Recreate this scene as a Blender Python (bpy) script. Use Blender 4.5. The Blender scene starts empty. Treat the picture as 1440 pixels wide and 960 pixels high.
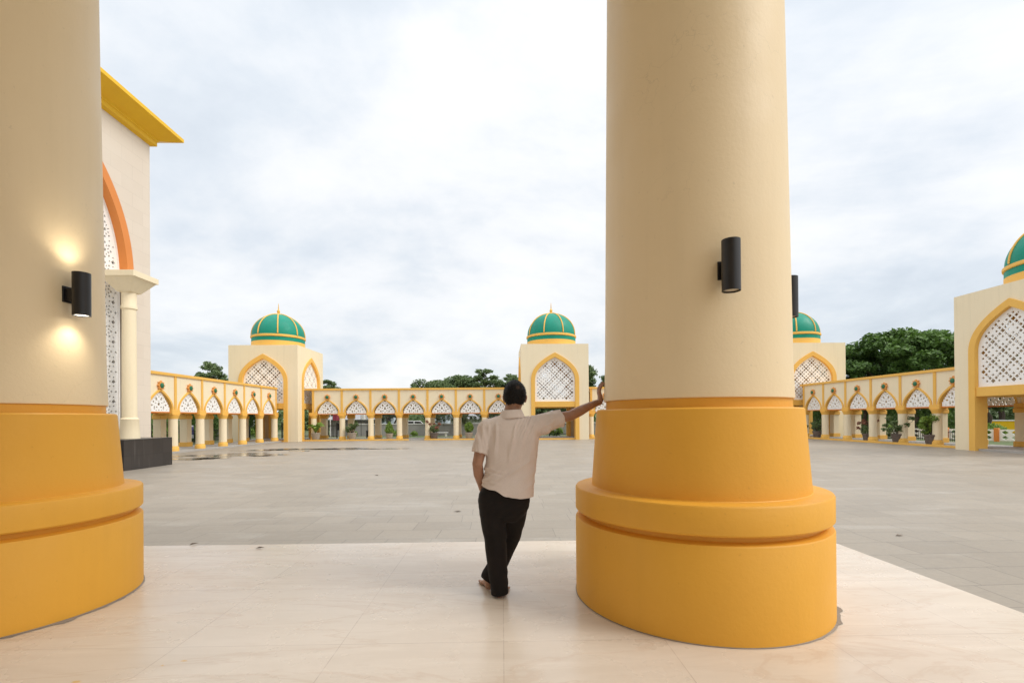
import bpy, bmesh, math, random
from mathutils import Vector, Matrix, noise as mnoise

random.seed(7)
PI = math.pi
R = math.radians
scene = bpy.context.scene
COL = scene.collection
CAMZ = 1.38          # camera above the portico floor (z = 0)
COURT = -0.57        # court level

# ----------------------------------------------------------------- helpers
def tag(o, label=None, cat=None, group=None, kind=None):
    if label: o['label'] = label
    if cat: o['category'] = cat
    if group: o['group'] = group
    if kind: o['kind'] = kind
    return o

def empty(name, loc=(0, 0, 0), rz=0.0, label=None, cat=None, group=None):
    o = bpy.data.objects.new(name, None)
    o.empty_display_size = 0.2
    COL.objects.link(o)
    o.location = loc
    o.rotation_euler = (0, 0, rz)
    return tag(o, label, cat, group)

def link(name, me, parent=None, loc=None, rz=None):
    o = bpy.data.objects.new(name, me)
    COL.objects.link(o)
    if parent is not None: o.parent = parent
    if loc is not None: o.location = loc
    if rz is not None: o.rotation_euler = (0, 0, rz)
    return o

def copy_tree(o, parent=None):
    c = o.copy()
    COL.objects.link(c)
    if parent is not None:
        c.parent = parent
        c.matrix_parent_inverse = o.matrix_parent_inverse.copy()
    for ch in list(o.children):
        copy_tree(ch, c)
    return c

class MB:
    def __init__(self):
        self.v, self.f, self.m = [], [], []
    def add(self, vs, fs, mi=0):
        n = len(self.v)
        self.v += [tuple(p) for p in vs]
        self.f += [tuple(i + n for i in f) for f in fs]
        self.m += [mi] * len(fs)
        return self
    def box(self, x0, x1, y0, y1, z0, z1, mi=0):
        vs = [(x0, y0, z0), (x1, y0, z0), (x1, y1, z0), (x0, y1, z0), (x0, y0, z1), (x1, y0, z1), (x1, y1, z1), (x0, y1, z1)]
        return self.add(vs, [(0, 3, 2, 1), (4, 5, 6, 7), (0, 1, 5, 4), (1, 2, 6, 5), (2, 3, 7, 6), (3, 0, 4, 7)], mi)
    def lathe(self, prof, n=32, cx=0, cy=0, mi=0, a0=0.0):
        """prof: list of (r, z) from bottom to top; closed with caps"""
        vs, fs = [], []
        for r, z in prof:
            for k in range(n):
                a = a0 + 2 * PI * k / n
                vs.append((cx + r * math.cos(a), cy + r * math.sin(a), z))
        for i in range(len(prof) - 1):
            for k in range(n):
                k2 = (k + 1) % n
                fs.append((i * n + k, i * n + k2, (i + 1) * n + k2, (i + 1) * n + k))
        fs.append(tuple(reversed(range(n))))
        fs.append(tuple(range((len(prof) - 1) * n, len(prof) * n)))
        return self.add(vs, fs, mi)
    def prism(self, poly, y0, y1, mi=0):
        """poly in x,z ; extruded along y"""
        n = len(poly)
        vs = [(x, y0, z) for x, z in poly] + [(x, y1, z) for x, z in poly]
        fs = [tuple(range(n)), tuple(reversed(range(n, 2 * n)))]
        fs += [(i, i + n, (i + 1) % n + n, (i + 1) % n) for i in range(n)]
        return self.add(vs, fs, mi)
    def band(self, outer, inner, y0, y1, mi=0):
        """strip between two open polylines of equal length (x,z), extruded along y"""
        n = len(outer)
        vs = [(x, y0, z) for x, z in outer] + [(x, y0, z) for x, z in inner] + [(x, y1, z) for x, z in outer] + [(x, y1, z) for x, z in inner]
        fs = []
        for i in range(n - 1):
            fs.append((i, i + 1, n + i + 1, n + i))
            fs.append((2 * n + i, 3 * n + i, 3 * n + i + 1, 2 * n + i + 1))
            fs.append((i, 2 * n + i, 2 * n + i + 1, i + 1))
            fs.append((n + i, n + i + 1, 3 * n + i + 1, 3 * n + i))
        fs.append((0, n, 3 * n, 2 * n))
        fs.append((n - 1, 3 * n - 1, 4 * n - 1, 2 * n - 1))
        return self.add(vs, fs, mi)
    def tube(self, pts, rad, n=8, mi=0, sx=1.0):
        pts = [Vector(p) for p in pts]
        if not isinstance(rad, (list, tuple)): rad = [rad] * len(pts)
        vs, fs = [], []
        prev = None
        for i, p in enumerate(pts):
            if i == 0: d = pts[1] - pts[0]
            elif i == len(pts) - 1: d = pts[-1] - pts[-2]
            else: d = pts[i + 1] - pts[i - 1]
            d.normalize()
            if prev is None:
                a = Vector((0, 0, 1)) if abs(d.z) < 0.9 else Vector((1, 0, 0))
                u = d.cross(a).normalized()
            else:
                u = (prev - d * prev.dot(d)).normalized()
            prev = u
            w = d.cross(u)
            for k in range(n):
                t = 2 * PI * k / n
                vs.append(p + u * (rad[i] * math.cos(t)) + w * (rad[i] * sx * math.sin(t)))
        for i in range(len(pts) - 1):
            for k in range(n):
                k2 = (k + 1) % n
                fs.append((i * n + k, i * n + k2, (i + 1) * n + k2, (i + 1) * n + k))
        fs.append(tuple(reversed(range(n))))
        fs.append(tuple(range((len(pts) - 1) * n, len(pts) * n)))
        return self.add(vs, fs, mi)
    def mesh(self, name, mats, smooth=False, bevel=0.0, fix=True, segs=2):
        me = bpy.data.meshes.new(name)
        me.from_pydata(self.v, [], self.f)
        if not isinstance(mats, (list, tuple)): mats = [mats]
        for m in mats: me.materials.append(m)
        if len(mats) > 1:
            for p, mi in zip(me.polygons, self.m): p.material_index = mi
        if fix or bevel:
            bm = bmesh.new()
            bm.from_mesh(me)
            bmesh.ops.recalc_face_normals(bm, faces=bm.faces)
            if bevel:
                es = [e for e in bm.edges if len(e.link_faces) == 2 and e.calc_face_angle(0) > 0.5]
                bmesh.ops.bevel(bm, geom=es, offset=bevel, segments=segs, affect='EDGES', profile=0.5, clamp_overlap=True)
            bm.to_mesh(me)
            bm.free()
        if smooth:
            me.set_sharp_from_angle(angle=R(38))
        me.update()
        return me
    def build(self, name, mats, parent=None, loc=None, rz=None, smooth=False, bevel=0.0, fix=True, segs=2):
        return link(name, self.mesh(name, mats, smooth, bevel, fix, segs), parent, loc, rz)

def smooth_all(me, ang=38):
    for p in me.polygons: p.use_smooth = True
    try: me.set_sharp_from_angle(angle=R(ang))
    except Exception: pass

_mesh_old = MB.mesh
def _mesh(self, name, mats, smooth=False, bevel=0.0, fix=True, segs=2):
    me = _mesh_old(self, name, mats, False, bevel, fix, segs)
    if smooth: smooth_all(me)
    return me
MB.mesh = _mesh

def plate(name, outline, holes, thick, mat):
    """flat plate in x,z with real through-holes; centre plane y = 0"""
    cu = bpy.data.curves.new(name, 'CURVE')
    cu.dimensions = '2D'
    cu.fill_mode = 'BOTH'
    cu.extrude = thick / 2
    for poly in [outline] + holes:
        s = cu.splines.new('POLY')
        s.points.add(len(poly) - 1)
        for p, (x, z) in zip(s.points, poly): p.co = (x, z, 0, 1)
        s.use_cyclic_u = True
    ob = bpy.data.objects.new(name, cu)
    COL.objects.link(ob)
    dg = bpy.context.evaluated_depsgraph_get()
    me = bpy.data.meshes.new_from_object(ob.evaluated_get(dg))
    bpy.data.objects.remove(ob)
    bpy.data.curves.remove(cu)
    me.transform(Matrix.Rotation(R(90), 4, 'X'))
    me.materials.clear()
    me.materials.append(mat)
    me.name = name
    return me

# ----------------------------------------------------------------- materials
def new_mat(name):
    m = bpy.data.materials.new(name)
    m.use_nodes = True
    nt = m.node_tree
    return m, nt, nt.nodes['Principled BSDF'], nt.nodes['Material Output']

def N(nt, typ, **kw):
    n = nt.nodes.new(typ)
    for k, v in kw.items():
        if k.startswith('i_'):
            key = k[2:]
            n.inputs[int(key) if key.isdigit() else key].default_value = v
        else: setattr(n, k, v)
    return n

def ramp(nt, src, stops, interp='LINEAR'):
    n = nt.nodes.new('ShaderNodeValToRGB')
    n.color_ramp.interpolation = interp
    el = n.color_ramp.elements
    while len(el) < len(stops): el.new(0.5)
    for e, (p, c) in zip(el, stops):
        e.position = p
        e.color = (c, c, c, 1) if isinstance(c, (int, float)) else (*c, 1)
    nt.links.new(src, n.inputs[0])
    return n.outputs[0]

def mix(nt, fac, a, b, mode='MIX'):
    n = nt.nodes.new('ShaderNodeMix')
    n.data_type = 'RGBA'
    n.blend_type = mode
    for s, val in ((n.inputs[0], fac), (n.inputs[6], a), (n.inputs[7], b)):
        if hasattr(val, 'is_output') or isinstance(val, bpy.types.NodeSocket): nt.links.new(val, s)
        elif isinstance(val, (int, float)): s.default_value = val
        else: s.default_value = (*val, 1)
    return n.outputs[2]

def coords(nt, scale=(1, 1, 1), kind='Object', rot=(0, 0, 0)):
    tc = nt.nodes.new('ShaderNodeTexCoord')
    mp = nt.nodes.new('ShaderNodeMapping')
    mp.inputs['Scale'].default_value = scale
    mp.inputs['Rotation'].default_value = rot
    nt.links.new(tc.outputs[kind], mp.inputs[0])
    return mp.outputs[0]

def world_pos(nt, scale=(1, 1, 1)):
    g = nt.nodes.new('ShaderNodeNewGeometry')
    mp = nt.nodes.new('ShaderNodeMapping')
    mp.inputs['Scale'].default_value = scale
    nt.links.new(g.outputs['Position'], mp.inputs[0])
    return mp.outputs[0]

def noise(nt, vec, scale, detail=4, rough=0.55, dist=0.0):
    n = nt.nodes.new('ShaderNodeTexNoise')
    n.inputs['Scale'].default_value = scale
    n.inputs['Detail'].default_value = detail
    n.inputs['Roughness'].default_value = rough
    n.inputs['Distortion'].default_value = dist
    nt.links.new(vec, n.inputs['Vector'])
    return n.outputs['Fac']

def bump(nt, bsdf, h, strength=0.2, dist=0.01):
    b = nt.nodes.new('ShaderNodeBump')
    b.inputs['Strength'].default_value = strength
    b.inputs['Distance'].default_value = dist
    nt.links.new(h, b.inputs['Height'])
    nt.links.new(b.outputs[0], bsdf.inputs['Normal'])
    return b

def paint(name, col, col2=None, rough=0.6, var=0.12, streak=0.0, scale=1.3, bump_s=0.12, dirt=None):
    m, nt, b, _ = new_mat(name)
    p = world_pos(nt)
    col2 = col2 or tuple(c * (1 - var) for c in col)
    n1 = noise(nt, p, scale, 5, 0.6)
    c = mix(nt, ramp(nt, n1, [(0.3, 0), (0.72, 1)]), col, col2)
    n2 = noise(nt, p, scale * 11, 3, 0.7)
    c = mix(nt, ramp(nt, n2, [(0.42, 0), (0.75, 0.35)]), c, tuple(x * (1 - var * 1.2) for x in col2))
    if streak:
        ps = world_pos(nt, (3.2, 3.2, 0.18))
        n3 = noise(nt, ps, 1.6, 4, 0.6)
        c = mix(nt, ramp(nt, n3, [(0.52, 0), (0.8, streak)]), c, dirt or tuple(x * 0.6 for x in col))
    nt.links.new(c, b.inputs['Base Color'])
    b.inputs['Roughness'].default_value = rough
    bump(nt, b, noise(nt, p, 38, 4, 0.65), bump_s, 0.006)
    return m

def plain(name, col, rough=0.5, metal=0.0, var=0.15, scale=6.0):
    m, nt, b, _ = new_mat(name)
    n1 = noise(nt, coords(nt), scale, 4)
    c = mix(nt, ramp(nt, n1, [(0.3, 0), (0.7, 1)]), col, tuple(x * (1 - var) for x in col))
    nt.links.new(c, b.inputs['Base Color'])
    b.inputs['Roughness'].default_value = rough
    b.inputs['Metallic'].default_value = metal
    return m

CREAM = (0.78, 0.585, 0.335)
M = {}
M['cream'] = paint('cream_paint', (0.85, 0.735, 0.525), (0.83, 0.71, 0.495), 0.65, 0.06, 0.20)
M['orange'] = paint('orange_paint', (0.83, 0.485, 0.10), (0.80, 0.455, 0.09), 0.6, 0.08, 0.10)
M['white'] = paint('white_concrete', (0.90, 0.885, 0.86), (0.87, 0.855, 0.83), 0.6, 0.06)
def dome_mat():
    m, nt, b, _ = new_mat('green_dome_paint')
    p = coords(nt)
    c = mix(nt, ramp(nt, noise(nt, p, 0.9, 5, 0.6), [(0.35, 0), (0.7, 1)]), (0.0, 0.265, 0.178), (0.006, 0.225, 0.15))
    ps = coords(nt, (3.0, 3.0, 0.35))
    c = mix(nt, ramp(nt, noise(nt, ps, 1.6, 5, 0.65), [(0.5, 0), (0.78, 0.45)]), c, (0.03, 0.17, 0.12))
    nt.links.new(c, b.inputs['Base Color'])
    nt.links.new(ramp(nt, noise(nt, p, 2.0, 4), [(0.3, 0.45), (0.7, 0.65)]), b.inputs['Roughness'])
    b.inputs['Specular IOR Level'].default_value = 0.35
    return m
M['green_dome'] = dome_mat()
M['rosette_green'] = plain('rosette_green', (0.02, 0.16, 0.075), 0.5)
M['rosette_orange'] = plain('rosette_orange', (0.76, 0.33, 0.08), 0.55)
M['arch_orange'] = paint('arch_orange', (0.74, 0.255, 0.05), (0.68, 0.225, 0.04), 0.5, 0.06)
M['cornice'] = paint('cornice_yellow', (0.86, 0.53, 0.012), (0.82, 0.48, 0.010), 0.5, 0.06)
M['black'] = plain('black_metal', (0.014, 0.011, 0.010), 0.42, 0.0, 0.25)
M['iron'] = plain('dark_iron', (0.02, 0.02, 0.022), 0.5, 0.3)
M['grey_floor'] = paint('grey_floor', (0.42, 0.40, 0.37), (0.36, 0.34, 0.31), 0.6, 0.1)
M['ceil'] = paint('ceiling_paint', (0.82, 0.77, 0.68), (0.79, 0.74, 0.65), 0.7, 0.05)

def column_paint(name, col, col2, crack=True):
    """painted plaster: faint vertical streaks, hairline cracks, scuffs"""
    m, nt, b, _ = new_mat(name)
    p = world_pos(nt)
    c = mix(nt, ramp(nt, noise(nt, p, 0.9, 5, 0.6), [(0.32, 0), (0.7, 1)]), col, col2)
    ps = world_pos(nt, (5, 5, 0.35))
    c = mix(nt, ramp(nt, noise(nt, ps, 1.3, 5, 0.6), [(0.5, 0), (0.8, 0.22)]), c, tuple(x * 0.84 for x in col2))
    c = mix(nt, ramp(nt, noise(nt, p, 26, 2, 0.7), [(0.69, 0), (0.8, 0.4)]), c, tuple(x * 0.65 for x in col2))
    if crack:
        vo = N(nt, 'ShaderNodeTexVoronoi', feature='DISTANCE_TO_EDGE')
        vo.inputs['Scale'].default_value = 1.5
        wv = nt.nodes.new('ShaderNodeVectorMath'); wv.operation = 'ADD'
        nz = N(nt, 'ShaderNodeTexNoise'); nz.inputs['Scale'].default_value = 2.5; nz.inputs['Detail'].default_value = 6
        nt.links.new(p, nz.inputs['Vector'])
        sc = nt.nodes.new('ShaderNodeVectorMath'); sc.operation = 'SCALE'; sc.inputs[3].default_value = 0.7
        nt.links.new(nz.outputs['Color'], sc.inputs[0])
        nt.links.new(p, wv.inputs[0]); nt.links.new(sc.outputs[0], wv.inputs[1])
        nt.links.new(wv.outputs[0], vo.inputs['Vector'])
        line = ramp(nt, vo.outputs['Distance'], [(0.0, 1), (0.0035, 0)])
        gate = ramp(nt, noise(nt, p, 0.8, 2), [(0.5, 0), (0.62, 0.28)])
        mul = nt.nodes.new('ShaderNodeMath'); mul.operation = 'MULTIPLY'
        nt.links.new(line, mul.inputs[0]); nt.links.new(gate, mul.inputs[1])
        c = mix(nt, mul.outputs[0], c, tuple(x * 0.55 for x in col2))
    nt.links.new(c, b.inputs['Base Color'])
    nt.links.new(ramp(nt, noise(nt, p, 2.2, 4), [(0.3, 0.48), (0.7, 0.64)]), b.inputs['Roughness'])
    h = nt.nodes.new('ShaderNodeMath'); h.operation = 'ADD'
    nt.links.new(noise(nt, p, 34, 5, 0.65), h.inputs[0]); nt.links.new(noise(nt, p, 3.0, 3), h.inputs[1])
    bump(nt, b, h.outputs[0], 0.22, 0.008)
    return m
M['col_cream'] = column_paint('column_cream', (0.82, 0.66, 0.425), (0.80, 0.635, 0.40))
M['col_orange'] = column_paint('column_orange', (0.78, 0.395, 0.038), (0.745, 0.365, 0.032), crack=False)

def stone_wall():
    m, nt, b, _ = new_mat('beige_stone_cladding')
    # cladding joints on the x-facing wall: map y -> u, z -> v
    g = nt.nodes.new('ShaderNodeNewGeometry')
    sp = nt.nodes.new('ShaderNodeSeparateXYZ'); nt.links.new(g.outputs['Position'], sp.inputs[0])
    ad = nt.nodes.new('ShaderNodeMath'); ad.operation = 'ADD'
    nt.links.new(sp.outputs[0], ad.inputs[0]); nt.links.new(sp.outputs[1], ad.inputs[1])
    cb = nt.nodes.new('ShaderNodeCombineXYZ')
    nt.links.new(ad.outputs[0], cb.inputs[0]); nt.links.new(sp.outputs[2], cb.inputs[1])
    br = N(nt, 'ShaderNodeTexBrick')
    br.inputs['Scale'].default_value = 1.0
    br.inputs['Brick Width'].default_value = 1.2
    br.inputs['Row Height'].default_value = 0.6
    br.inputs['Mortar Size'].default_value = 0.006
    br.inputs['Color1'].default_value = (0.72, 0.625, 0.525, 1)
    br.inputs['Color2'].default_value = (0.68, 0.585, 0.485, 1)
    br.inputs['Mortar'].default_value = (0.56, 0.48, 0.40, 1)
    nt.links.new(cb.outputs[0], br.inputs['Vector'])
    n1 = noise(nt, g.outputs['Position'], 0.7, 5, 0.6)
    c = mix(nt, ramp(nt, n1, [(0.35, 0), (0.7, 0.6)]), br.outputs['Color'], (0.74, 0.655, 0.555))
    nt.links.new(c, b.inputs['Base Color'])
    b.inputs['Roughness'].default_value = 0.5
    bump(nt, b, noise(nt, g.outputs['Position'], 20, 4), 0.1, 0.006)
    return m
M['stone'] = stone_wall()

def granite():
    m, nt, b, _ = new_mat('black_granite')
    g = nt.nodes.new('ShaderNodeNewGeometry')
    sp = nt.nodes.new('ShaderNodeSeparateXYZ'); nt.links.new(g.outputs['Position'], sp.inputs[0])
    ad = nt.nodes.new('ShaderNodeMath'); ad.operation = 'ADD'
    nt.links.new(sp.outputs[0], ad.inputs[0]); nt.links.new(sp.outputs[1], ad.inputs[1])
    cb = nt.nodes.new('ShaderNodeCombineXYZ')
    nt.links.new(ad.outputs[0], cb.inputs[0]); nt.links.new(sp.outputs[2], cb.inputs[1])
    br = N(nt, 'ShaderNodeTexBrick', offset=0.0)
    br.inputs['Scale'].default_value = 1.0
    br.inputs['Brick Width'].default_value = 0.6
    br.inputs['Row Height'].default_value = 0.6
    br.inputs['Mortar Size'].default_value = 0.004
    br.inputs['Color1'].default_value = (0.030, 0.026, 0.025, 1)
    br.inputs['Color2'].default_value = (0.042, 0.036, 0.034, 1)
    br.inputs['Mortar'].default_value = (0.010, 0.009, 0.009, 1)
    nt.links.new(cb.outputs[0], br.inputs['Vector'])
    ps = world_pos(nt, (6, 6, 0.5))
    c = mix(nt, ramp(nt, noise(nt, ps, 1.0, 4), [(0.6, 0), (0.8, 0.6)]), br.outputs['Color'], (0.14, 0.125, 0.115))
    nt.links.new(c, b.inputs['Base Color'])
    b.inputs['Roughness'].default_value = 0.3
    return m
M['granite'] = granite()

def paving():
    m, nt, b, _ = new_mat('court_paving')
    p = world_pos(nt)
    br = N(nt, 'ShaderNodeTexBrick', offset=0.5)
    br.inputs['Scale'].default_value = 1.0
    br.inputs['Brick Width'].default_value = 1.0
    br.inputs['Row Height'].default_value = 0.62
    br.offset_frequency = 2; br.squash = 0.7; br.squash_frequency = 3
    br.inputs['Mortar Size'].default_value = 0.006
    br.inputs['Mortar Smooth'].default_value = 0.3
    br.inputs['Color1'].default_value = (0.325, 0.278, 0.222, 1)
    br.inputs['Color2'].default_value = (0.272, 0.232, 0.185, 1)
    br.inputs['Mortar'].default_value = (0.125, 0.112, 0.096, 1)
    # slightly crooked joints
    nz = N(nt, 'ShaderNodeTexNoise'); nz.inputs['Scale'].default_value = 0.35; nz.inputs['Detail'].default_value = 1
    nt.links.new(p, nz.inputs['Vector'])
    sc = nt.nodes.new('ShaderNodeVectorMath'); sc.operation = 'SCALE'; sc.inputs[3].default_value = 0.22
    nt.links.new(nz.outputs['Color'], sc.inputs[0])
    av = nt.nodes.new('ShaderNodeVectorMath'); av.operation = 'ADD'
    nt.links.new(p, av.inputs[0]); nt.links.new(sc.outputs[0], av.inputs[1])
    nt.links.new(av.outputs[0], br.inputs['Vector'])
    c = br.outputs['Color']
    c = mix(nt, ramp(nt, noise(nt, p, 0.16, 6, 0.6, 0.6), [(0.36, 0), (0.66, 0.45)]), c, (0.345, 0.296, 0.236))
    # pale wear scuffs, stretched in x, and small dark stains
    pw = world_pos(nt, (0.5, 1.6, 1))
    c = mix(nt, ramp(nt, noise(nt, pw, 0.75, 7, 0.68, 0.8), [(0.55, 0), (0.74, 0.75)]), c, (0.43, 0.395, 0.345))
    c = mix(nt, ramp(nt, noise(nt, pw, 1.9, 6, 0.7, 0.4), [(0.60, 0), (0.76, 0.55)]), c, (0.175, 0.157, 0.135))
    c = mix(nt, ramp(nt, noise(nt, p, 14, 4, 0.7), [(0.4, 0), (0.72, 0.35)]), c, (0.21, 0.19, 0.165))
    nt.links.new(c, b.inputs['Base Color'])
    nt.links.new(ramp(nt, noise(nt, p, 0.3, 6, 0.65), [(0.34, 0.38), (0.68, 0.62)]), b.inputs['Roughness'])
    h = nt.nodes.new('ShaderNodeMath'); h.operation = 'MULTIPLY_ADD'
    nt.links.new(br.outputs['Fac'], h.inputs[0]); h.inputs[1].default_value = -1.0
    nt.links.new(noise(nt, p, 9, 6, 0.7), h.inputs[2])
    bump(nt, b, h.outputs[0], 0.25, 0.008)
    return m
M['paving'] = paving()

def marble():
    m, nt, b, _ = new_mat('cream_marble_floor')
    p = world_pos(nt)
    br = N(nt, 'ShaderNodeTexBrick', offset=0.0)
    br.inputs['Scale'].default_value = 1.0
    br.inputs['Brick Width'].default_value = 1.0
    br.inputs['Row Height'].default_value = 1.0
    br.inputs['Mortar Size'].default_value = 0.003
    br.inputs['Color1'].default_value = (0.655, 0.575, 0.485, 1)
    br.inputs['Color2'].default_value = (0.615, 0.53, 0.44, 1)
    br.inputs['Mortar'].default_value = (0.48, 0.40, 0.33, 1)
    nt.links.new(p, br.inputs['Vector'])
    c = br.outputs['Color']
    pv = world_pos(nt, (0.45, 2.2, 1))
    c = mix(nt, ramp(nt, noise(nt, pv, 1.6, 8, 0.62, 1.6), [(0.42, 0), (0.68, 0.7)]), c, (0.72, 0.64, 0.55))
    c = mix(nt, ramp(nt, noise(nt, pv, 3.7, 8, 0.7, 2.0), [(0.57, 0), (0.70, 0.45)]), c, (0.55, 0.45, 0.355))
    # thin veins
    wv = nt.nodes.new('ShaderNodeMath'); wv.operation = 'SUBTRACT'; wv.inputs[1].default_value = 0.5
    nt.links.new(noise(nt, pv, 0.8, 9, 0.6, 1.2), wv.inputs[0])
    ab = nt.nodes.new('ShaderNodeMath'); ab.operation = 'ABSOLUTE'; nt.links.new(wv.outputs[0], ab.inputs[0])
    c = mix(nt, ramp(nt, ab.outputs[0], [(0.0, 0.45), (0.016, 0)]), c, (0.55, 0.43, 0.33))
    # old yellow paint drips near the left column
    def spot(cx, cy, r, sx):
        g = nt.nodes.new('ShaderNodeNewGeometry')
        s = nt.nodes.new('ShaderNodeVectorMath'); s.operation = 'SUBTRACT'; s.inputs[1].default_value = (cx, cy, 0)
        nt.links.new(g.outputs['Position'], s.inputs[0])
        mm = nt.nodes.new('ShaderNodeVectorMath'); mm.operation = 'MULTIPLY'; mm.inputs[1].default_value = (sx, 1, 1)
        nt.links.new(s.outputs[0], mm.inputs[0])
        ln = nt.nodes.new('ShaderNodeVectorMath'); ln.operation = 'LENGTH'; nt.links.new(mm.outputs[0], ln.inputs[0])
        ad = nt.nodes.new('ShaderNodeMath'); ad.operation = 'MULTIPLY_ADD'
        nt.links.new(noise(nt, g.outputs['Position'], 40, 4), ad.inputs[0]); ad.inputs[1].default_value = r * 1.4
        nt.links.new(ln.outputs['Value'], ad.inputs[2])
        return ramp(nt, ad.outputs[0], [(r, 0.75), (r * 1.25, 0)])
    for cx, cy, r, sx in ((-2.27, 2.62, 0.035, 0.8), (-1.93, 2.78, 0.015, 0.7), (-1.84, 2.83, 0.022, 0.5)):
        c = mix(nt, spot(cx, cy, r, sx), c, (0.66, 0.40, 0.10))
    nt.links.new(c, b.inputs['Base Color'])
    nt.links.new(ramp(nt, noise(nt, p, 1.5, 5), [(0.3, 0.20), (0.7, 0.34)]), b.inputs['Roughness'])
    b.inputs['Specular IOR Level'].default_value = 0.4
    bump(nt, b, noise(nt, p, 2.0, 3), 0.03, 0.01)
    return m
M['marble'] = marble()

def ground_mat():
    m, nt, b, _ = new_mat('grass_ground')
    p = world_pos(nt)
    c = mix(nt, ramp(nt, noise(nt, p, 0.12, 6, 0.65), [(0.4, 0), (0.62, 1)]), (0.075, 0.12, 0.03), (0.20, 0.18, 0.12))
    c = mix(nt, ramp(nt, noise(nt, p, 2.5, 4), [(0.4, 0), (0.7, 0.6)]), c, (0.05, 0.085, 0.02))
    nt.links.new(c, b.inputs['Base Color'])
    b.inputs['Roughness'].default_value = 0.9
    return m
M['ground'] = ground_mat()

def foliage(name, dark, light, trans=0.25):
    m, nt, b, out = new_mat(name)
    g = nt.nodes.new('ShaderNodeNewGeometry')
    p = g.outputs['Position']
    rnd = ramp(nt, g.outputs['Random Per Island'], [(0, 0), (1, 1)])
    c = mix(nt, rnd, dark, light)
    c = mix(nt, ramp(nt, noise(nt, p, 0.5, 3), [(0.38, 0), (0.66, 0.7)]), c, light)
    nt.links.new(c, b.inputs['Base Color'])
    b.inputs['Roughness'].default_value = 0.55
    tr = nt.nodes.new('ShaderNodeBsdfTranslucent'); nt.links.new(c, tr.inputs[0])
    ms = nt.nodes.new('ShaderNodeMixShader'); ms.inputs[0].default_value = trans
    nt.links.new(b.outputs[0], ms.inputs[1]); nt.links.new(tr.outputs[0], ms.inputs[2])
    nt.links.new(ms.outputs[0], out.inputs[0])
    return m
M['leaf_dark'] = foliage('rain_tree_leaves', (0.028, 0.065, 0.012), (0.14, 0.25, 0.05))
M['leaf_mid'] = foliage('mid_green_leaves', (0.075, 0.125, 0.045), (0.19, 0.26, 0.10))
M['leaf_bright'] = foliage('bright_green_leaves', (0.09, 0.17, 0.02), (0.24, 0.36, 0.06))
M['leaf_olive'] = foliage('olive_leaves', (0.06, 0.08, 0.035), (0.14, 0.17, 0.08))
M['leaf_red'] = foliage('red_leaves', (0.20, 0.075, 0.035), (0.34, 0.15, 0.10))
M['bark'] = plain('bark', (0.10, 0.075, 0.055), 0.9, 0, 0.4, 9)
M['pot_tan'] = plain('tan_pot', (0.40, 0.34, 0.27), 0.8, 0, 0.25, 8)
M['pot_dark'] = plain('dark_pot', (0.17, 0.135, 0.115), 0.8, 0, 0.3, 8)
M['soil'] = plain('soil', (0.05, 0.035, 0.025), 0.95)
M['roof_grey'] = paint('grey_roof', (0.36, 0.36, 0.37), (0.30, 0.30, 0.31), 0.7, 0.1)
M['wall_grey'] = paint('grey_concrete_wall', (0.36, 0.355, 0.345), (0.28, 0.275, 0.265), 0.85, 0.12, 0.5)
M['wall_white'] = paint('white_wall', (0.74, 0.74, 0.73), (0.66, 0.66, 0.65), 0.7, 0.08, 0.25)
M['glass'] = plain('dark_glass', (0.03, 0.035, 0.04), 0.12)
M['pale_blue'] = paint('pale_blue_wall', (0.52, 0.58, 0.64), (0.47, 0.53, 0.60), 0.7, 0.06)
M['red_cloth'] = plain('red_banner_cloth', (0.32, 0.05, 0.08), 0.8)
M['purple_cloth'] = plain('purple_banner_cloth', (0.10, 0.10, 0.26), 0.8)
M['white_cloth'] = plain('white_banner_cloth', (0.8, 0.8, 0.8), 0.8)
M['tyre'] = plain('tyre_rubber', (0.02, 0.02, 0.02), 0.8)
M['car_white'] = plain('car_white', (0.75, 0.75, 0.75), 0.25)
M['leaf_litter'] = plain('dry_leaf', (0.11, 0.07, 0.04), 0.8)
M['mortar_and_shade'] = paint('mortar_and_shade', (0.34, 0.30, 0.26), (0.22, 0.195, 0.17), 0.9, 0.2)  # mortar grey, darkened to put contact shadow into the colour

def emis(name, col, s):
    m, nt, b, out = new_mat(name)
    e = nt.nodes.new('ShaderNodeEmission')
    e.inputs[0].default_value = (*col, 1); e.inputs[1].default_value = s
    nt.links.new(e.outputs[0], out.inputs[0])
    return m
M['lamp_on'] = emis('lit_lamp_lens', (1.0, 0.9, 0.72), 6.0)
M['lamp_off'] = plain('unlit_lamp_lens', (0.55, 0.50, 0.40), 0.3)

def puddle_mat():
    m, nt, b, _ = new_mat('puddle_water')
    p = world_pos(nt)
    b.inputs['Base Color'].default_value = (0.20, 0.175, 0.145, 1)
    nt.links.new(ramp(nt, noise(nt, p, 1.5, 4), [(0.35, 0.05), (0.65, 0.33)]), b.inputs['Roughness'])
    b.inputs['IOR'].default_value = 1.33
    return m
M['puddle'] = puddle_mat()

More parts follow.
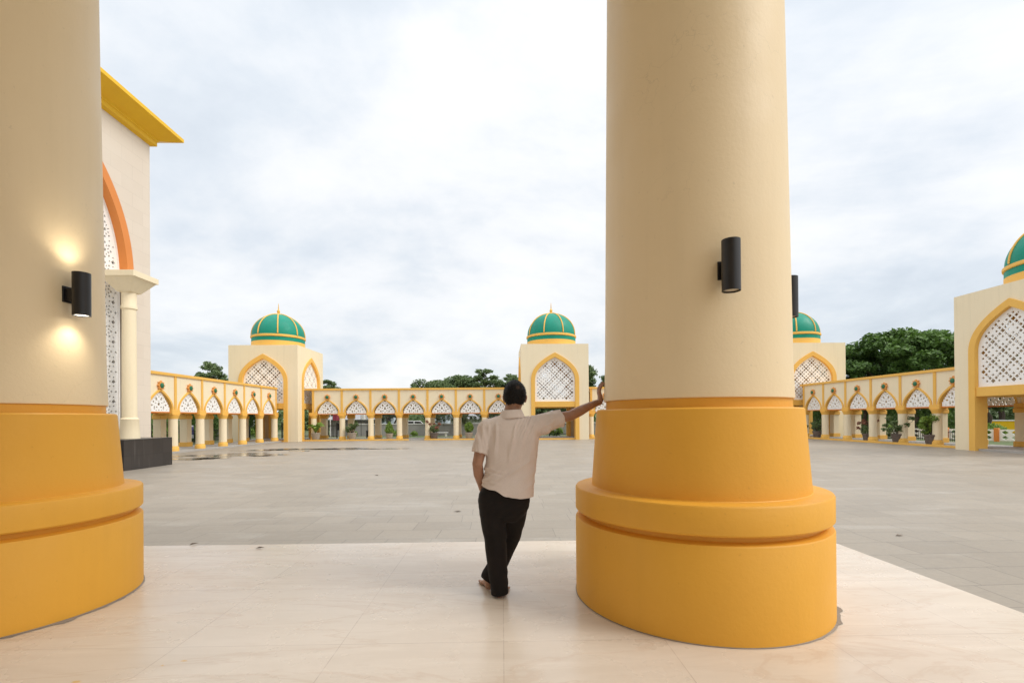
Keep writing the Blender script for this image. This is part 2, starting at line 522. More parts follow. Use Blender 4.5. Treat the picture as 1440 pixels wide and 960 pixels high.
# ----------------------------------------------------------------- camera
F_PX, YAW, PITCH, ROLL = 680.0, R(1.18), R(-0.2), R(0.42)
CY = 588.0 + F_PX * math.tan(PITCH)
cam_d = bpy.data.cameras.new('camera')
cam = bpy.data.objects.new('camera', cam_d)
COL.objects.link(cam)
scene.camera = cam
cam_d.sensor_fit = 'HORIZONTAL'
cam_d.sensor_width = 36.0
cam_d.lens = 36.0 * F_PX / 1440.0
cam_d.shift_y = (CY - 480.0) / 1440.0
cam_d.clip_start = 0.05
cam_d.clip_end = 3000
fwd = Vector((math.sin(YAW) * math.cos(PITCH), math.cos(YAW) * math.cos(PITCH), -math.sin(PITCH)))
rgt0 = Vector((math.cos(YAW), -math.sin(YAW), 0))
up0 = rgt0.cross(fwd)
rgt = rgt0 * math.cos(ROLL) - up0 * math.sin(ROLL)
upv = up0 * math.cos(ROLL) + rgt0 * math.sin(ROLL)
mw = Matrix((rgt, upv, -fwd)).transposed().to_4x4()
mw.translation = Vector((0, 0, CAMZ))
cam.matrix_world = mw

def ray(px, py):
    return (rgt * ((px - 720) / F_PX) + upv * ((CY - py) / F_PX) + fwd)
def at_y(px, py, Y):
    d = ray(px, py); t = Y / d.y
    return Vector((0, 0, CAMZ)) + d * t
def at_z(px, py, Z):
    d = ray(px, py); t = (Z - CAMZ) / d.z
    return Vector((0, 0, CAMZ)) + d * t

# ----------------------------------------------------------------- setting
def sheet(name, x0, x1, y0, y1, z, mat):
    o = MB().add([(x0, y0, z), (x1, y0, z), (x1, y1, z), (x0, y1, z)], [(0, 1, 2, 3)]).build(name, mat, fix=False)
    return tag(o, kind='structure')
sheet('ground', -1200, 1200, -600, 1800, COURT - 0.012, M['ground'])
sheet('court_paving', -21.0, 28.6, -25.0, 46.0, COURT, M['paving'])
PLAT_X, PLAT_Y = 3.62, 5.44

# ----------------------------------------------------------------- portico columns
def make_portico_column():
    root = empty('portico_column')
    MB().lathe([(0.926, -0.02), (0.926, 0.59), (0.918, 0.602), (0.86, 0.615), (0.86, 0.645)], 96).build('base_drum', M['col_orange'], root, smooth=True)
    MB().lathe([(0.86, 0.646), (0.915, 0.655), (0.926, 0.667), (0.926, 0.828), (0.918, 0.84), (0.90, 0.845)], 96).build('base_ring', M['col_orange'], root, smooth=True)
    MB().lathe([(0.80, 0.8455), (0.795, 0.85), (0.752, 1.432), (0.742, 1.442), (0.70, 1.444)], 96).build('pedestal', M['col_orange'], root, smooth=True)
    MB().lathe([(0.678, 1.4445), (0.676, 1.505)], 96).build('neck', M['col_orange'], root, smooth=True)
    MB().lathe([(0.675, 1.5055), (0.692, 1.51), (0.692, 1.53), (0.682, 1.8), (0.646, 4.6), (0.61, 8.05)], 96).build('shaft', M['col_cream'], root, smooth=True)
    # rough mortar at the drum foot; its thin dark rim is painted contact shadow
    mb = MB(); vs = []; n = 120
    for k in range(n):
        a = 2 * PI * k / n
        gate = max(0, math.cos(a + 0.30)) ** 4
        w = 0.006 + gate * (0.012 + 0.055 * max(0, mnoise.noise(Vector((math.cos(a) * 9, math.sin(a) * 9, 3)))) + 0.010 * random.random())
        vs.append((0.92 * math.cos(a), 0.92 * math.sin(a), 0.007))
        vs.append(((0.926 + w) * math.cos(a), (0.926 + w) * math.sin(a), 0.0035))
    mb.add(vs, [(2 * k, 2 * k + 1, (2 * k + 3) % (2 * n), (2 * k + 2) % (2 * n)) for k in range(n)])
    mb.build('mortar_shade_collar', M['mortar_and_shade'], root)
    return root
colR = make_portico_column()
colR.location = (1.43 + 0.0205 * 3.806, 3.806 - 0.0205 * 1.43, 0)
RC = colR.location.copy()
tag(colR, 'large cream and orange round column the man leans his hand on', 'column', 'portico columns')
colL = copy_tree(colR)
colL.location = (RC.x - 5.415, RC.y + 0.0, 0)
LC = colL.location.copy()
tag(colL, 'large cream and orange round column with the lit lamp, cut off at the left edge', 'column', 'portico columns')

mb = MB(); mb.box(-18, PLAT_X, -9.0, PLAT_Y, COURT - 0.3, 0.0)
o = mb.build('portico_floor', M['marble']); tag(o, kind='structure')
for i in range(3):   # steps below the platform edge
    d = 0.32 * (i + 1)
    z = -0.1425 * (i + 1)
    mb = MB()
    mb.box(LC.x - 6, PLAT_X + d, PLAT_Y + d - 0.32, PLAT_Y + d, COURT - 0.2, z)
    mb.box(PLAT_X + d - 0.32, PLAT_X + d, -9, PLAT_Y + d - 0.323, COURT - 0.2, z)
    if i < 0:
        tag(mb.build('step', M['marble'], bevel=0.005), kind='structure')

por = empty('portico', (0, 0, 0), 0, 'unseen flat roof and rear wall of the portico, shaped to steer light on the columns', 'building')
mb = MB(); mb.box(-18, PLAT_X + 0.5, -9.5, PLAT_Y + 0.3, 8.0, 8.7)  # unseen roof, stretched left to shade the columns, raised to admit sky
mb.build('roof', M['ceil'], por)
mb = MB(); mb.box(-18, PLAT_X, -9.4, -9.0, 0.0, 7.99)  # unseen wall behind the camera, kept pale to bounce light onto the columns
mb.build('rear_bounce_wall', M['ceil'], por)

# ----------------------------------------------------------------- wall lamps
def make_lamp(on):
    root = empty('wall_lamp')
    n = 32
    mb = MB()
    # open tube with wall thickness (axis 0.105 in front of the wall, wall at y=0, lamp towards -y)
    ro, ri, h = 0.056, 0.051, 0.16
    mb.lathe([(ri, -h + 0.02), (ri, -h), (ro, -h), (ro, h), (ri, h), (ri, h - 0.02)], n, 0, -0.115)
    body = mb.build('lamp_body', M['black'], root, smooth=True)
    MB().box(-0.028, 0.028, -0.075, -0.005, -0.045, 0.045).build('bracket', M['black'], root, bevel=0.004)
    MB().lathe([(0.045, -0.055), (0.045, 0.055)], 24).mesh('x', M['black'])
    MB().box(-0.045, 0.045, -0.012, 0.03, -0.06, 0.06).build('wall_plate', M['black'], root, bevel=0.003)
    for s in (-1, 1):
        z = s * (h - 0.013)
        MB().lathe([(0.050, z - 0.003), (0.050, z + 0.003)], n, 0, -0.115).build('lens', M['lamp_on'] if on else M['lamp_off'], root)
    return root
def place_lamp(o, c, ang, rad):
    # ang: outward direction of the lamp
    d = Vector((math.cos(ang), math.sin(ang), 0))
    o.location = (c.x + d.x * rad, c.y + d.y * rad, 2.325)
    o.rotation_euler = (0, 0, ang + PI / 2)
lampR = make_lamp(False)
place_lamp(lampR, RC, R(-95), 0.672)
tag(lampR, 'unlit black cylinder wall lamp facing the viewer on the right column', 'wall lamp', 'column wall lamps')
lampS = copy_tree(lampR)
place_lamp(lampS, RC, R(1), 0.672)
tag(lampS, 'black wall lamp peeping past the right edge of the right column', 'wall lamp', 'column wall lamps')
lampL = make_lamp(True)
place_lamp(lampL, LC, R(-8), 0.672)
tag(lampL, 'lit black cylinder wall lamp glowing on the left column', 'wall lamp', 'column wall lamps')
for s in (-1, 1):
    ld = bpy.data.lights.new('lamp_light', 'SPOT')
    ld.energy = 4.6
    ld.color = (1.0, 0.91, 0.74)
    ld.spot_size = R(130); ld.spot_blend = 1.0
    ld.shadow_soft_size = 0.035
    lo = bpy.data.objects.new('lamp_light', ld)
    COL.objects.link(lo)
    lo.parent = lampL
    lo.location = (0, -0.115, s * 0.175)
    lo.rotation_euler = (0 if s < 0 else PI, 0, 0)

# ----------------------------------------------------------------- pointed arch helpers
def arch_pts(a, z0, h, n=14, sharp=1.0):
    """pointed arch from (-a,z0) over apex (0,z0+h) to (a,z0); two circular arcs (centres on the spring line)"""
    rr = (a * a + h * h) / (2 * a)
    cx = a - rr
    pts = []
    t1 = math.atan2(h, -cx)
    right = [(cx + rr * math.cos(t1 * i / n), z0 + rr * math.sin(t1 * i / n)) for i in range(n + 1)]
    left = [(-x, z) for x, z in right]
    return left + right[::-1][1:]
def point_arch(a, z0, h, n=14, p=2.35):
    """pointed arch with vertical springing and almost straight flanks near the apex"""
    right = []
    for i in range(n + 1):
        t = math.sin(PI / 2 * i / n) if False else i / n
        t = 1 - (1 - t) ** 1.25
        right.append((a * (1 - t ** p), z0 + h * t))
    left = [(-x, z) for x, z in right]
    return left + right[::-1][1:]
def poly_inside(p, poly):
    x, y = p; c = False; j = len(poly) - 1
    for i in range(len(poly)):
        xi, yi = poly[i]; xj, yj = poly[j]
        if (yi > y) != (yj > y) and x < (xj - xi) * (y - yi) / (yj - yi) + xi: c = not c
        j = i
    return c
def seg_dist(p, poly):
    best = 1e9
    for i in range(len(poly)):
        a, b = Vector(poly[i]), Vector(poly[(i + 1) % len(poly)])
        ab = b - a; t = max(0, min(1, (Vector(p) - a).dot(ab) / max(1e-9, ab.length_squared)))
        best = min(best, (Vector(p) - a - ab * t).length)
    return best

# ----------------------------------------------------------------- arcades
BAY = 2.636
ZT, ZC = 4.09, 4.26               # panel top, coping top (world z)
Z_SPR, Z_BOT = 2.05, 1.80
FLOOR = -0.47
def stepped_outline():
    half = [(0.95, 1.93), (0.95, 2.20), (0.86, 2.20), (0.86, 2.36), (0.76, 2.36), (0.76, 2.50), (0.65, 2.50), (0.65, 2.62), (0.55, 2.62), (0.55, 2.74), (0.46, 2.74), (0.46, 2.85), (0.36, 2.85), (0.36, 2.97), (0.24, 2.97), (0.24, 3.07), (0.08, 3.07), (0.08, 3.02)]
    return [(-x, z) for x, z in half][::1] + [(x, z) for x, z in half[::-1]]
def ngon(cx, cz, r, n, a0=0, sx=1, sz=1):
    return [(cx + sx * r * math.cos(a0 + 2 * PI * i / n), cz + sz * r * math.sin(a0 + 2 * PI * i / n)) for i in range(n)]
def petal(cx, cz, ang, r0, r1, w):
    c, s = math.cos(ang), math.sin(ang)
    loc = [(r0, 0), (r0 + (r1 - r0) * .45, w), (r0 + (r1 - r0) * .8, w * .8), (r1, 0), (r0 + (r1 - r0) * .8, -w * .8), (r0 + (r1 - r0) * .45, -w)]
    return [(cx + x * c - y * s, cz + x * s + y * c) for x, y in loc]
def arcade_holes():
    hs = [ngon(0, 2.36, 0.085, 6, PI / 6)]
    for s in (-1, 1):
        hs += [petal(s * 0.22, 2.66, PI / 2 - s * 0.45, -0.12, 0.11, 0.06), ngon(s * 0.19, 2.18, 0.06, 4), petal(s * 0.40, 2.11, PI / 2, -0.13, 0.13, 0.045)]
        hs += [ngon(s * 0.27, 2.42, 0.05, 4), petal(s * 0.46, 2.49, PI / 4 if s > 0 else 3 * PI / 4, -0.07, 0.08, 0.045), petal(s * 0.60, 2.30, 0 if s > 0 else PI, -0.08, 0.08, 0.045), ngon(s * 0.24, 1.995, 0.04, 4)]
        hs += [ngon(s * 0.11, 2.90, 0.04, 4), ngon(s * 0.40, 2.72, 0.03, 4), ngon(s * 0.69, 2.02, 0.035, 4)]
    hs += [ngon(0, 2.80, 0.045, 4), ngon(0, 2.53, 0.045, 4), ngon(0, 2.0, 0.06, 4)]
    out = []
    for h in hs:
        cx = sum(p[0] for p in h) / len(h); cz = sum(p[1] for p in h) / len(h)
        out.append([(cx + (x - cx) * 1.28, max(1.945, cz + (z - cz) * 1.28)) for x, z in h])
    return out
ARC = {}
def arcade_meshes():
    a_out, h_out = 1.12, 1.25        # outer edge of the orange arch band
    a_in, h_in = 1.0, 1.10
    outer = [(-a_out, Z_BOT)] + point_arch(a_out, Z_SPR, h_out, 14, 1.95) + [(a_out, Z_BOT)]
    inner = [(-a_in, Z_BOT)] + point_arch(a_in, Z_SPR, h_in, 14, 2.05) + [(a_in, Z_BOT)]
    w = BAY / 2 - 0.002
    poly = [(-w, Z_BOT)] + outer + [(w, Z_BOT), (w, ZT), (-w, ZT)]
    ARC['panel'] = MB().prism(poly, 0.0, 0.26).mesh('arch_panel', M['cream'])
    ARC['trim'] = MB().band(outer, inner, -0.06, 0.28).mesh('arch_trim', M['orange'])
    ARC['lattice'] = plate('lattice', [(x * .94, z) for x, z in stepped_outline()], [[(x * .94, z) for x, z in h] for h in arcade_holes()], 0.06, M['white'])
    ARC['sill'] = MB().box(-1.018, 1.018, 0.06, 0.22, 1.86, 1.927).mesh('sill', M['arch_orange'])
    # rosette : eight pointed orange flower with green boss
    pts = []
    for k in range(16):
        a = PI / 2 + k * PI / 8
        r = 0.29 if k % 2 == 0 else 0.20
        pts.append((r * math.cos(a), 3.45 + r * math.sin(a)))
    ARC['rosette'] = MB().prism(pts, -0.12, -0.001).mesh('rosette', M['rosette_orange'], bevel=0.01)
    mb = MB(); 
    vs = []
    prof = [(0.15, -0.121), (0.15, -0.15), (0.10, -0.18), (0.02, -0.19)]
    tmp = MB().lathe([(r, z) for r, z in [(0.02, 0.19), (0.10, 0.18), (0.15, 0.15), (0.15, 0.121)]], 16)
    tmp.v = [(x, -z, 3.45 + y) for x, y, z in tmp.v]
    ARC['boss'] = tmp.mesh('rosette_boss', M['rosette_green'], smooth=True)
    mb = MB(); mb.box(-0.10, 0.10, -0.045, -0.001, 2.02, ZT - 0.002)
    ARC['pilaster'] = mb.mesh('pilaster', M['orange'], bevel=0.006)
    mb = MB(); mb.box(-0.36, 0.36, -0.075, 0.32, 1.76, 2.04)
    ARC['impost'] = mb.mesh('impost', M['orange'], bevel=0.008)
    ARC['shaft'] = MB().lathe([(0.255, FLOOR + 0.31), (0.25, 1.50)], 20).mesh('column', M['cream'], smooth=True)
    ARC['capital'] = MB().lathe([(0.262, 1.50), (0.268, 1.53), (0.275, 1.58), (0.33, 1.70), (0.335, 1.757)], 20).mesh('capital', M['orange'], smooth=True)
    ARC['pier'] = MB().box(-.26, .26, -.26, .26, FLOOR + .311, 1.50).mesh('pier', M['cream'], bevel=.01)
    ARC['pier_base'] = MB().box(-.31, .31, -.31, .31, FLOOR, FLOOR + .31).mesh('base', M['orange'], bevel=.02)
    ARC['pier_cap'] = MB().box(-.33, .33, -.30, .30, 1.501, 1.757).mesh('capital', M['orange'], bevel=.03)
    ARC['base'] = MB().lathe([(0.31, FLOOR), (0.31, FLOOR + 0.20), (0.30, FLOOR + 0.22), (0.27, FLOOR + 0.25), (0.265, FLOOR + 0.309)], 20).mesh('base', M['orange'], smooth=True)
arcade_meshes()
RDEP = 2.65
def make_arcade(loc, rz, nb, label, curb=True, gaps=(), extra0=0.0, extra1=0.0):
    root = empty('arcade', loc, rz, label, 'arcade', 'arcades round the court')
    L = nb * BAY
    for i in range(nb + 1):
        x = i * BAY
        for y in (0.13, RDEP + 0.13):
            if y < 1:
                c = link('column', ARC['shaft'], root, (x, y, 0))
                link('capital', ARC['capital'], c); link('base', ARC['base'], c)
            else:
                c = link('pier', ARC['pier'], root, (x, y, 0))
                link('capital', ARC['pier_cap'], c); link('base', ARC['pier_base'], c)
            link('impost', ARC['impost'], root, (x, y - 0.13, 0) if y < 1 else (x, y + 0.13, 0), 0 if y < 1 else PI)
        link('pilaster', ARC['pilaster'], root, (x, 0, 0))
    for i in range(nb):
        x = (i + 0.5) * BAY
        link('arch_panel', ARC['panel'], root, (x, 0, 0))
        link('arch_trim', ARC['trim'], root, (x, 0, 0))
        link('lattice', ARC['lattice'], root, (x, 0.09, 0))
        link('sill', ARC['sill'], root, (x, 0, 0))
        r = link('rosette', ARC['rosette'], root, (x, 0, 0))
        link('rosette_boss', ARC['boss'], r)
        link('arch_panel', ARC['panel'], root, (x, RDEP + 0.26, 0), PI)
        link('arch_trim', ARC['trim'], root, (x, RDEP + 0.26, 0), PI)
        link('lattice', ARC['lattice'], root, (x, RDEP + 0.13, 0))
        link('sill', ARC['sill'], root, (x, RDEP + 0.26, 0), PI)
    MB().box(-0.16 - extra0, L + 0.16 + extra1, -0.09, RDEP + 0.35, ZT, ZC).build('coping', M['orange'], root, bevel=0.01)
    MB().box(-0.15, L + 0.15, 0.262, RDEP - 0.002, ZT - 0.2, ZT - 0.003).build('ceiling', M['cream'], root)
    # floor and orange kerb
    fl = MB().box(-0.4 - extra0, L + 0.4 + extra1, -0.32 if not curb else -0.38, RDEP + 0.7, COURT - 0.2, FLOOR - 0.001)
    fl.build('floor', M['grey_floor'], root)
    if curb:
        x0 = -0.4 - extra0
        cuts = sorted(gaps) + [(L + 0.4 + extra1, None)]
        for g0, g1 in cuts:
            MB().box(x0, g0, -0.50, -0.382, COURT - 0.1, FLOOR + 0.035).build('kerb', M['orange'], root, bevel=0.006)
            x0 = g1
    return root
YB = 45.1
x0 = (442.7 - 706) / F_PX * YB
make_arcade((x0, YB, 0), 0, 7, 'orange and cream arcade behind the man, between the left and middle towers', True, [(3.25 * BAY + .3, 4.0 * BAY - .25)], 0.6, 0.3)
XL, XR = -20.0, 27.2
make_arcade((XL, 43.2 - 8 * BAY, 0), R(90), 8, 'receding arcade on the left side, running from the stone building to the left tower', False)
make_arcade((XR, 43.0, 0), R(-90), 6, 'receding arcade on the right side, below the big dark tree', True, (), 0.3, 0.0)
make_arcade((8.35, YB, 0), 0, 6, 'arcade mostly hidden behind the right column, seen in a slit beside the middle tower', True, (), 0.3, 0.3)

# ----------------------------------------------------------------- towers
TW, TTOP = 6.1, 8.07
def tower_meshes():
    t = 0.45
    ao, ai = 2.17, 1.81
    zs, zb = 4.75, COURT - 0.05
    outer = [(-ao, zb)] + point_arch(ao, zs, 2.54, 18) + [(ao, zb)]
    inner = [(-ai, zb)] + point_arch(ai, zs, 2.13, 18) + [(ai, zb)]
    T = {}
    w = TW / 2
    poly = [(-w, zb)] + outer + [(w, zb), (w, TTOP), (-w, TTOP)]
    wm = MB().prism(poly, -TW / 2, -TW / 2 + t)
    wm.v = [(math.copysign(w - t, x) if abs(abs(x) - w) < 1e-6 and y > -TW / 2 + .01 else x, y, z) for x, y, z in wm.v]
    T['wall'] = wm.mesh('tower_wall', M['cream'])
    T['trim'] = MB().band(outer, inner, -TW / 2 - 0.08, -TW / 2 + 0.62).mesh('arch_trim', M['orange'], bevel=0.01)
    T['beam'] = MB().box(-ai + 0.002, ai - 0.002, -TW / 2 - 0.02, -TW / 2 + 0.55, 2.38, 2.88).mesh('tie_beam', M['orange'], bevel=0.01)
    lat = [(-ai + .003, 2.885)] + point_arch(ai - 0.003, zs, 2.125, 18) + [(ai - .003, 2.885)]
    holes = []
    d = 1.03
    for r in range(-1, 10):
        for c in range(-3, 4):
            cx = c * d + (d / 2 if r % 2 else 0)
            cz = 3.17 + r * d / 2
            cand = []
            u = 0.158
            for i in (-1, 0, 1):
                for j in (-1, 0, 1):
                    big = 0.130 if (i == 0 and j == 0) else (0.098 if (i == 0 or j == 0) else 0.076)
                    cand.append(ngon(cx + (i + j) * u, cz + (i - j) * u, big, 4))
            for sx in (-1, 1):
                cand.append(ngon(cx + sx * d / 4, cz + d / 4, 0.050, 4, PI / 4))
            for hp in cand:
                m_ = (sum(p[0] for p in hp) / len(hp), sum(p[1] for p in hp) / len(hp))
                if poly_inside(m_, lat) and seg_dist(m_, lat) > 0.165: holes.append(hp)
    T['lattice'] = plate('lattice', lat, holes, 0.05, M['white'])
    # dome
    zr = 9.28
    rd = 2.30
    prof = []
    for i in range(25):
        a = (PI / 2) * i / 24
        r = rd * math.cos(a) ** 0.94
        z = zr + 2.08 * math.sin(a) + 0.10 * (i / 24) ** 6
        prof.append((max(r, 0.03), z))
    T['dome'] = MB().lathe([(rd + 0.02, 8.66), (rd + 0.02, 8.98), (rd + 0.0, 9.0)] + prof, 64).mesh('dome', M['green_dome'], smooth=True)
    T['drum'] = MB().lathe([(rd + 0.03, 8.05), (rd + 0.03, 8.655)], 64).mesh('drum', M['orange'], smooth=True)
    T['ring'] = MB().lathe([(rd + 0.02, 9.02), (rd + 0.09, 9.05), (rd + 0.10, 9.13), (rd + 0.09, 9.21), (rd + 0.0, 9.25)], 64).mesh('dome_ring', M['orange'], smooth=True)
    rp = [((r + 0.02), 0, z + 0.02) for r, z in prof]
    T['rib'] = MB().tube(rp, 0.058, 8).mesh('rib', M['orange'], smooth=True)
    top = prof[-1][1]
    T['finial'] = MB().lathe([(0.42, top - 0.14), (0.40, top - 0.05), (0.16, top + 0.02), (0.10, top + 0.10), (0.13, top + 0.17), (0.15, top + 0.25), (0.11, top + 0.36), (0.055, top + 0.44), (0.045, top + 0.55), (0.02, top + 0.98), (0.004, top + 1.05)], 20).mesh('finial', M['orange'], smooth=True)
    T['ceiling'] = MB().box(-TW / 2 + t + .002, TW / 2 - t - .002, -TW / 2 + t + .002, TW / 2 - t - .002, TTOP - 0.35, TTOP - 0.03).mesh('roof_slab', M['cream'])
    T['floor'] = MB().box(-TW / 2 + 0.1, TW / 2 - 0.1, -TW / 2 + 0.3, TW / 2 - 0.1, COURT - 0.1, FLOOR + 0.01).mesh('floor', M['grey_floor'])
    T['sill'] = MB().box(-ai + 0.003, ai - 0.003, -TW / 2 + 0.1, -TW / 2 + 0.297, COURT - 0.1, FLOOR + 0.035).mesh('threshold', M['orange'], bevel=.006)
    return T
T = tower_meshes()
def make_tower(loc, label):
    root = empty('domed_tower', loc, 0, label, 'tower', 'domed towers round the court')
    for k in range(4):
        rz = k * PI / 2
        link('tower_wall', T['wall'], root, None, rz)
        tr = link('arch_trim', T['trim'], root, None, rz)
        link('tie_beam', T['beam'], root, None, rz)
        link('lattice', T['lattice'], root, Matrix.Rotation(rz, 3, 'Z') @ Vector((0, -TW / 2 + 0.16, 0)), rz)
    dm = link('dome', T['dome'], root)
    link('drum', T['drum'], root)
    link('dome_ring', T['ring'], dm)
    link('finial', T['finial'], dm)
    for k in range(8): link('rib', T['rib'], dm, None, R(22.5 + 45 * k))
    link('roof_slab', T['ceiling'], root)
    link('floor', T['floor'], root)
    link('threshold', T['sill'], root)
    return root
YT = 43.5 + TW / 2
make_tower((-18.2 - TW / 2, YT, 0), 'domed tower in the far left corner, its left half behind the receding arcade')
make_tower((4.8, YT, 0), 'domed tower in the middle, just right of the man and facing straight on')
make_tower((31.4 - TW / 2, YT, 0), 'domed tower in the far right corner, partly hidden behind the right column')
make_tower((25.78 + TW / 2, 27.0 - TW / 2, 0), 'nearest domed tower, cut off by the right edge of the picture')

# ----------------------------------------------------------------- stone building on the left
def make_stone_building():
    root = empty('stone_building', (-16.2, 17.86, 0), R(90), 'tall beige stone building with yellow cornice and orange arch behind the left column', 'building')
    # local: x along the facade (world +Y), -y outward (world +X)
    W2, H = 4.79, 14.6
    zb = COURT - 0.05
    ao, ai, zs = 3.62, 3.26, 7.6
    outer = [(-ao, zb)] + arch_pts(ao, zs, 5.75, 24) + [(ao, zb)]
    inner = [(-ai, zb)] + arch_pts(ai, zs, 5.30, 24) + [(ai, zb)]
    poly = [(-W2, zb)] + [(-ao + .01, zb)] + arch_pts(ao - .01, zs, 5.73, 24) + [(ao - .01, zb)] + [(W2, zb), (W2, H), (-W2, H)]
    MB().prism(poly, 0, 0.8).build('wall', M['stone'], root)
    mb = MB()
    mb.box(-W2, -W2 + .4, 0.802, 7, zb, H); mb.box(W2 - .4, W2, 0.802, 7, zb, H); mb.box(-W2 + .402, W2 - .402, 6.6, 7, zb, H)
    mb.build('side_wall', M['stone'], root)
    oa = arch_pts(ao, zs + 0.0, 5.75, 24); ia = arch_pts(ai, zs + 0.0, 5.30, 24)
    MB().band(oa, ia, -0.14, 0.42).build('arch_trim', M['arch_orange'], root)
    # white reveal and lattice
    rin = arch_pts(ai - 0.07, zs, 5.20, 24)
    MB().band([(-ai, 0.6)] + [p for p in ia] + [(ai, 0.6)], [(-ai + .07, 0.6)] + rin + [(ai - .07, 0.6)], 0.20, 0.46).build('screen_frame', M['white'], root)
    lat = [(-ai + .075, 0.6)] + arch_pts(ai - .075, zs, 5.19, 24) + [(ai - .075, 0.6)]
    holes = []
    d = 0.84
    for r in range(0, 16):
        for c in range(-4, 5):
            cx, cz = c * d, 0.95 + r * d
            cand = [ngon(cx, cz, 0.07, 8)]
            for k in range(8):
                cand.append(petal(cx, cz, k * PI / 4 + PI / 8, 0.12, 0.245, 0.036))
                aa = k * PI / 4
                cand.append(ngon(cx + 0.30 * math.cos(aa), cz + 0.30 * math.sin(aa), 0.062, 4, aa))
            cand.append(ngon(cx + d / 2, cz + d / 2, 0.10, 4))
            for sx, sz in ((1, 0), (0, 1), (-1, 0), (0, -1)):
                cand.append(ngon(cx + d / 2 + sx * 0.19, cz + d / 2 + sz * 0.19, 0.05, 4))
            for hp in cand:
                m_ = (sum(p[0] for p in hp) / len(hp), sum(p[1] for p in hp) / len(hp))
                if poly_inside(m_, lat) and seg_dist(m_, lat) > 0.11: holes.append(hp)
    link('lattice', plate('lattice', lat, holes, 0.08, M['white']), root, (0, 0.262, 0))
    MB().box(-ai + .1, ai - .1, 3.0, 3.2, 0.0, 13).build('inner_wall', M['wall_grey'], root)
    # cornice
    ct = MB()
    prof = [(0.0, 14.6), (0.0, 14.10), (-0.20, 14.16), (-0.20, 14.34), (-0.24, 14.36), (-0.24, 14.44), (-0.95, 14.76), (-0.95, 14.92), (0.0, 14.92)]
    def sweep(pr, name, mat):
        m2 = MB(); n = len(pr)
        # mitred along the front and both ends
        path = [(-W2, 7.0, -1, 0), (-W2, 0.0, -1, -1), (W2, 0.0, 1, -1), (W2, 7.0, 1, 0)]
        vs = []
        for (x, y, ox, oy) in path:
            for (o_, z) in pr:
                vs.append((x - ox * o_ + (0.004 * ox), y - oy * o_ + 0.004 * oy, z))
        fs = []
        for i in range(3):
            for k in range(n):
                k2 = (k + 1) % n
                fs.append((i * n + k, i * n + k2, (i + 1) * n + k2, (i + 1) * n + k))
        fs += [tuple(range(n)), tuple(range(3 * n, 4 * n))]
        m2.add(vs, fs)
        return m2.build(name, mat, root)
    sweep(prof, 'cornice', M['cornice'])
    MB().box(-W2 - .8, W2 + .8, -.8, 7.0, 14.923, 15.0).build('roof', M['roof_grey'], root)
    for s in (1, -1):
        cx = s * 2.62
        MB().box(cx - 1.28 if s > 0 else cx - 1.50, cx + 1.50 if s > 0 else cx + 1.28, -1.42, -0.003, COURT - .05, 0.655).build('plinth', M['granite'], root, bevel=0.012)
        sh = MB().lathe([(0.36, 0.657), (0.355, 0.75), (0.315, 1.42), (0.325, 1.44), (0.325, 1.47), (0.262, 1.52), (0.255, 3.5), (0.245, 6.02), (0.285, 6.04), (0.285, 6.16), (0.26, 6.2), (0.26, 6.72)], 40, cx, -0.68)
        c = sh.build('half_column', M['cream'], root, smooth=True)
        m3 = MB()
        sq = [(0.28, 6.72), (0.31, 6.76), (0.66, 7.24), (0.72, 7.25), (0.72, 7.48)]
        vs = []
        for r_, z in sq:
            for (ax, ay) in ((-1, -1), (1, -1), (1, 1), (-1, 1)): vs.append((cx + r_ * ax, -0.68 + min(0.675, r_ * ay), z))
        fs = [(i * 4 + k, i * 4 + (k + 1) % 4, i * 4 + 4 + (k + 1) % 4, i * 4 + 4 + k) for i in range(4) for k in range(4)] + [(3, 2, 1, 0), (16, 17, 18, 19)]
        m3.add(vs, fs).build('capital', M['cream'], c, bevel=0.01)
    return root
make_stone_building()

# ----------------------------------------------------------------- plants
def leaf_cloud(lobes, n, size, seed, flat=0.5, gate=0.0, gscale=1.0, shell=0.45, asp=0.6):
    """many leaf-sized quads in ellipsoid lobes (cx,cy,cz,rx,ry,rz)"""
    rng = random.Random(seed)
    mb = MB()
    vol = [l[3] * l[4] * l[5] for l in lobes]
    tot = sum(v ** 0.75 for v in vol)
    vs, fs = [], []
    for l, v in zip(lobes, vol):
        k = int(n * v ** 0.75 / tot)
        c = 0; tries = 0
        while c < k and tries < k * 6:
            tries += 1
            d = Vector((rng.gauss(0, 1), rng.gauss(0, 1), rng.gauss(0, 1))).normalized()
            rr = shell + (1 - shell) * rng.random() ** 0.6
            if rng.random() < 0.12: rr *= 1.10
            p = Vector((l[0] + d.x * l[3] * rr, l[1] + d.y * l[4] * rr, l[2] + d.z * l[5] * rr))
            if gate and mnoise.noise(p * gscale + Vector((seed, 0, 0))) < gate - 0.5 + 0.0: continue
            nrm = (Vector((0, 0, 1)) * flat + Vector((rng.gauss(0, .5), rng.gauss(0, .5), rng.gauss(0, .5))) + d * 0.35).normalized()
            a = nrm.orthogonal().normalized()
            a = Matrix.Rotation(rng.random() * 6.28, 3, nrm) @ a
            b = nrm.cross(a)
            s = size * (0.6 + 0.8 * rng.random())
            i = len(vs)
            bend = nrm * (-0.18 * s)
            vs += [p - a * s + bend, p - b * s * asp, p + a * s + bend, p + b * s * asp]
            fs.append((i, i + 1, i + 2, i + 3))
            c += 1
    mb.add(vs, fs)
    return mb

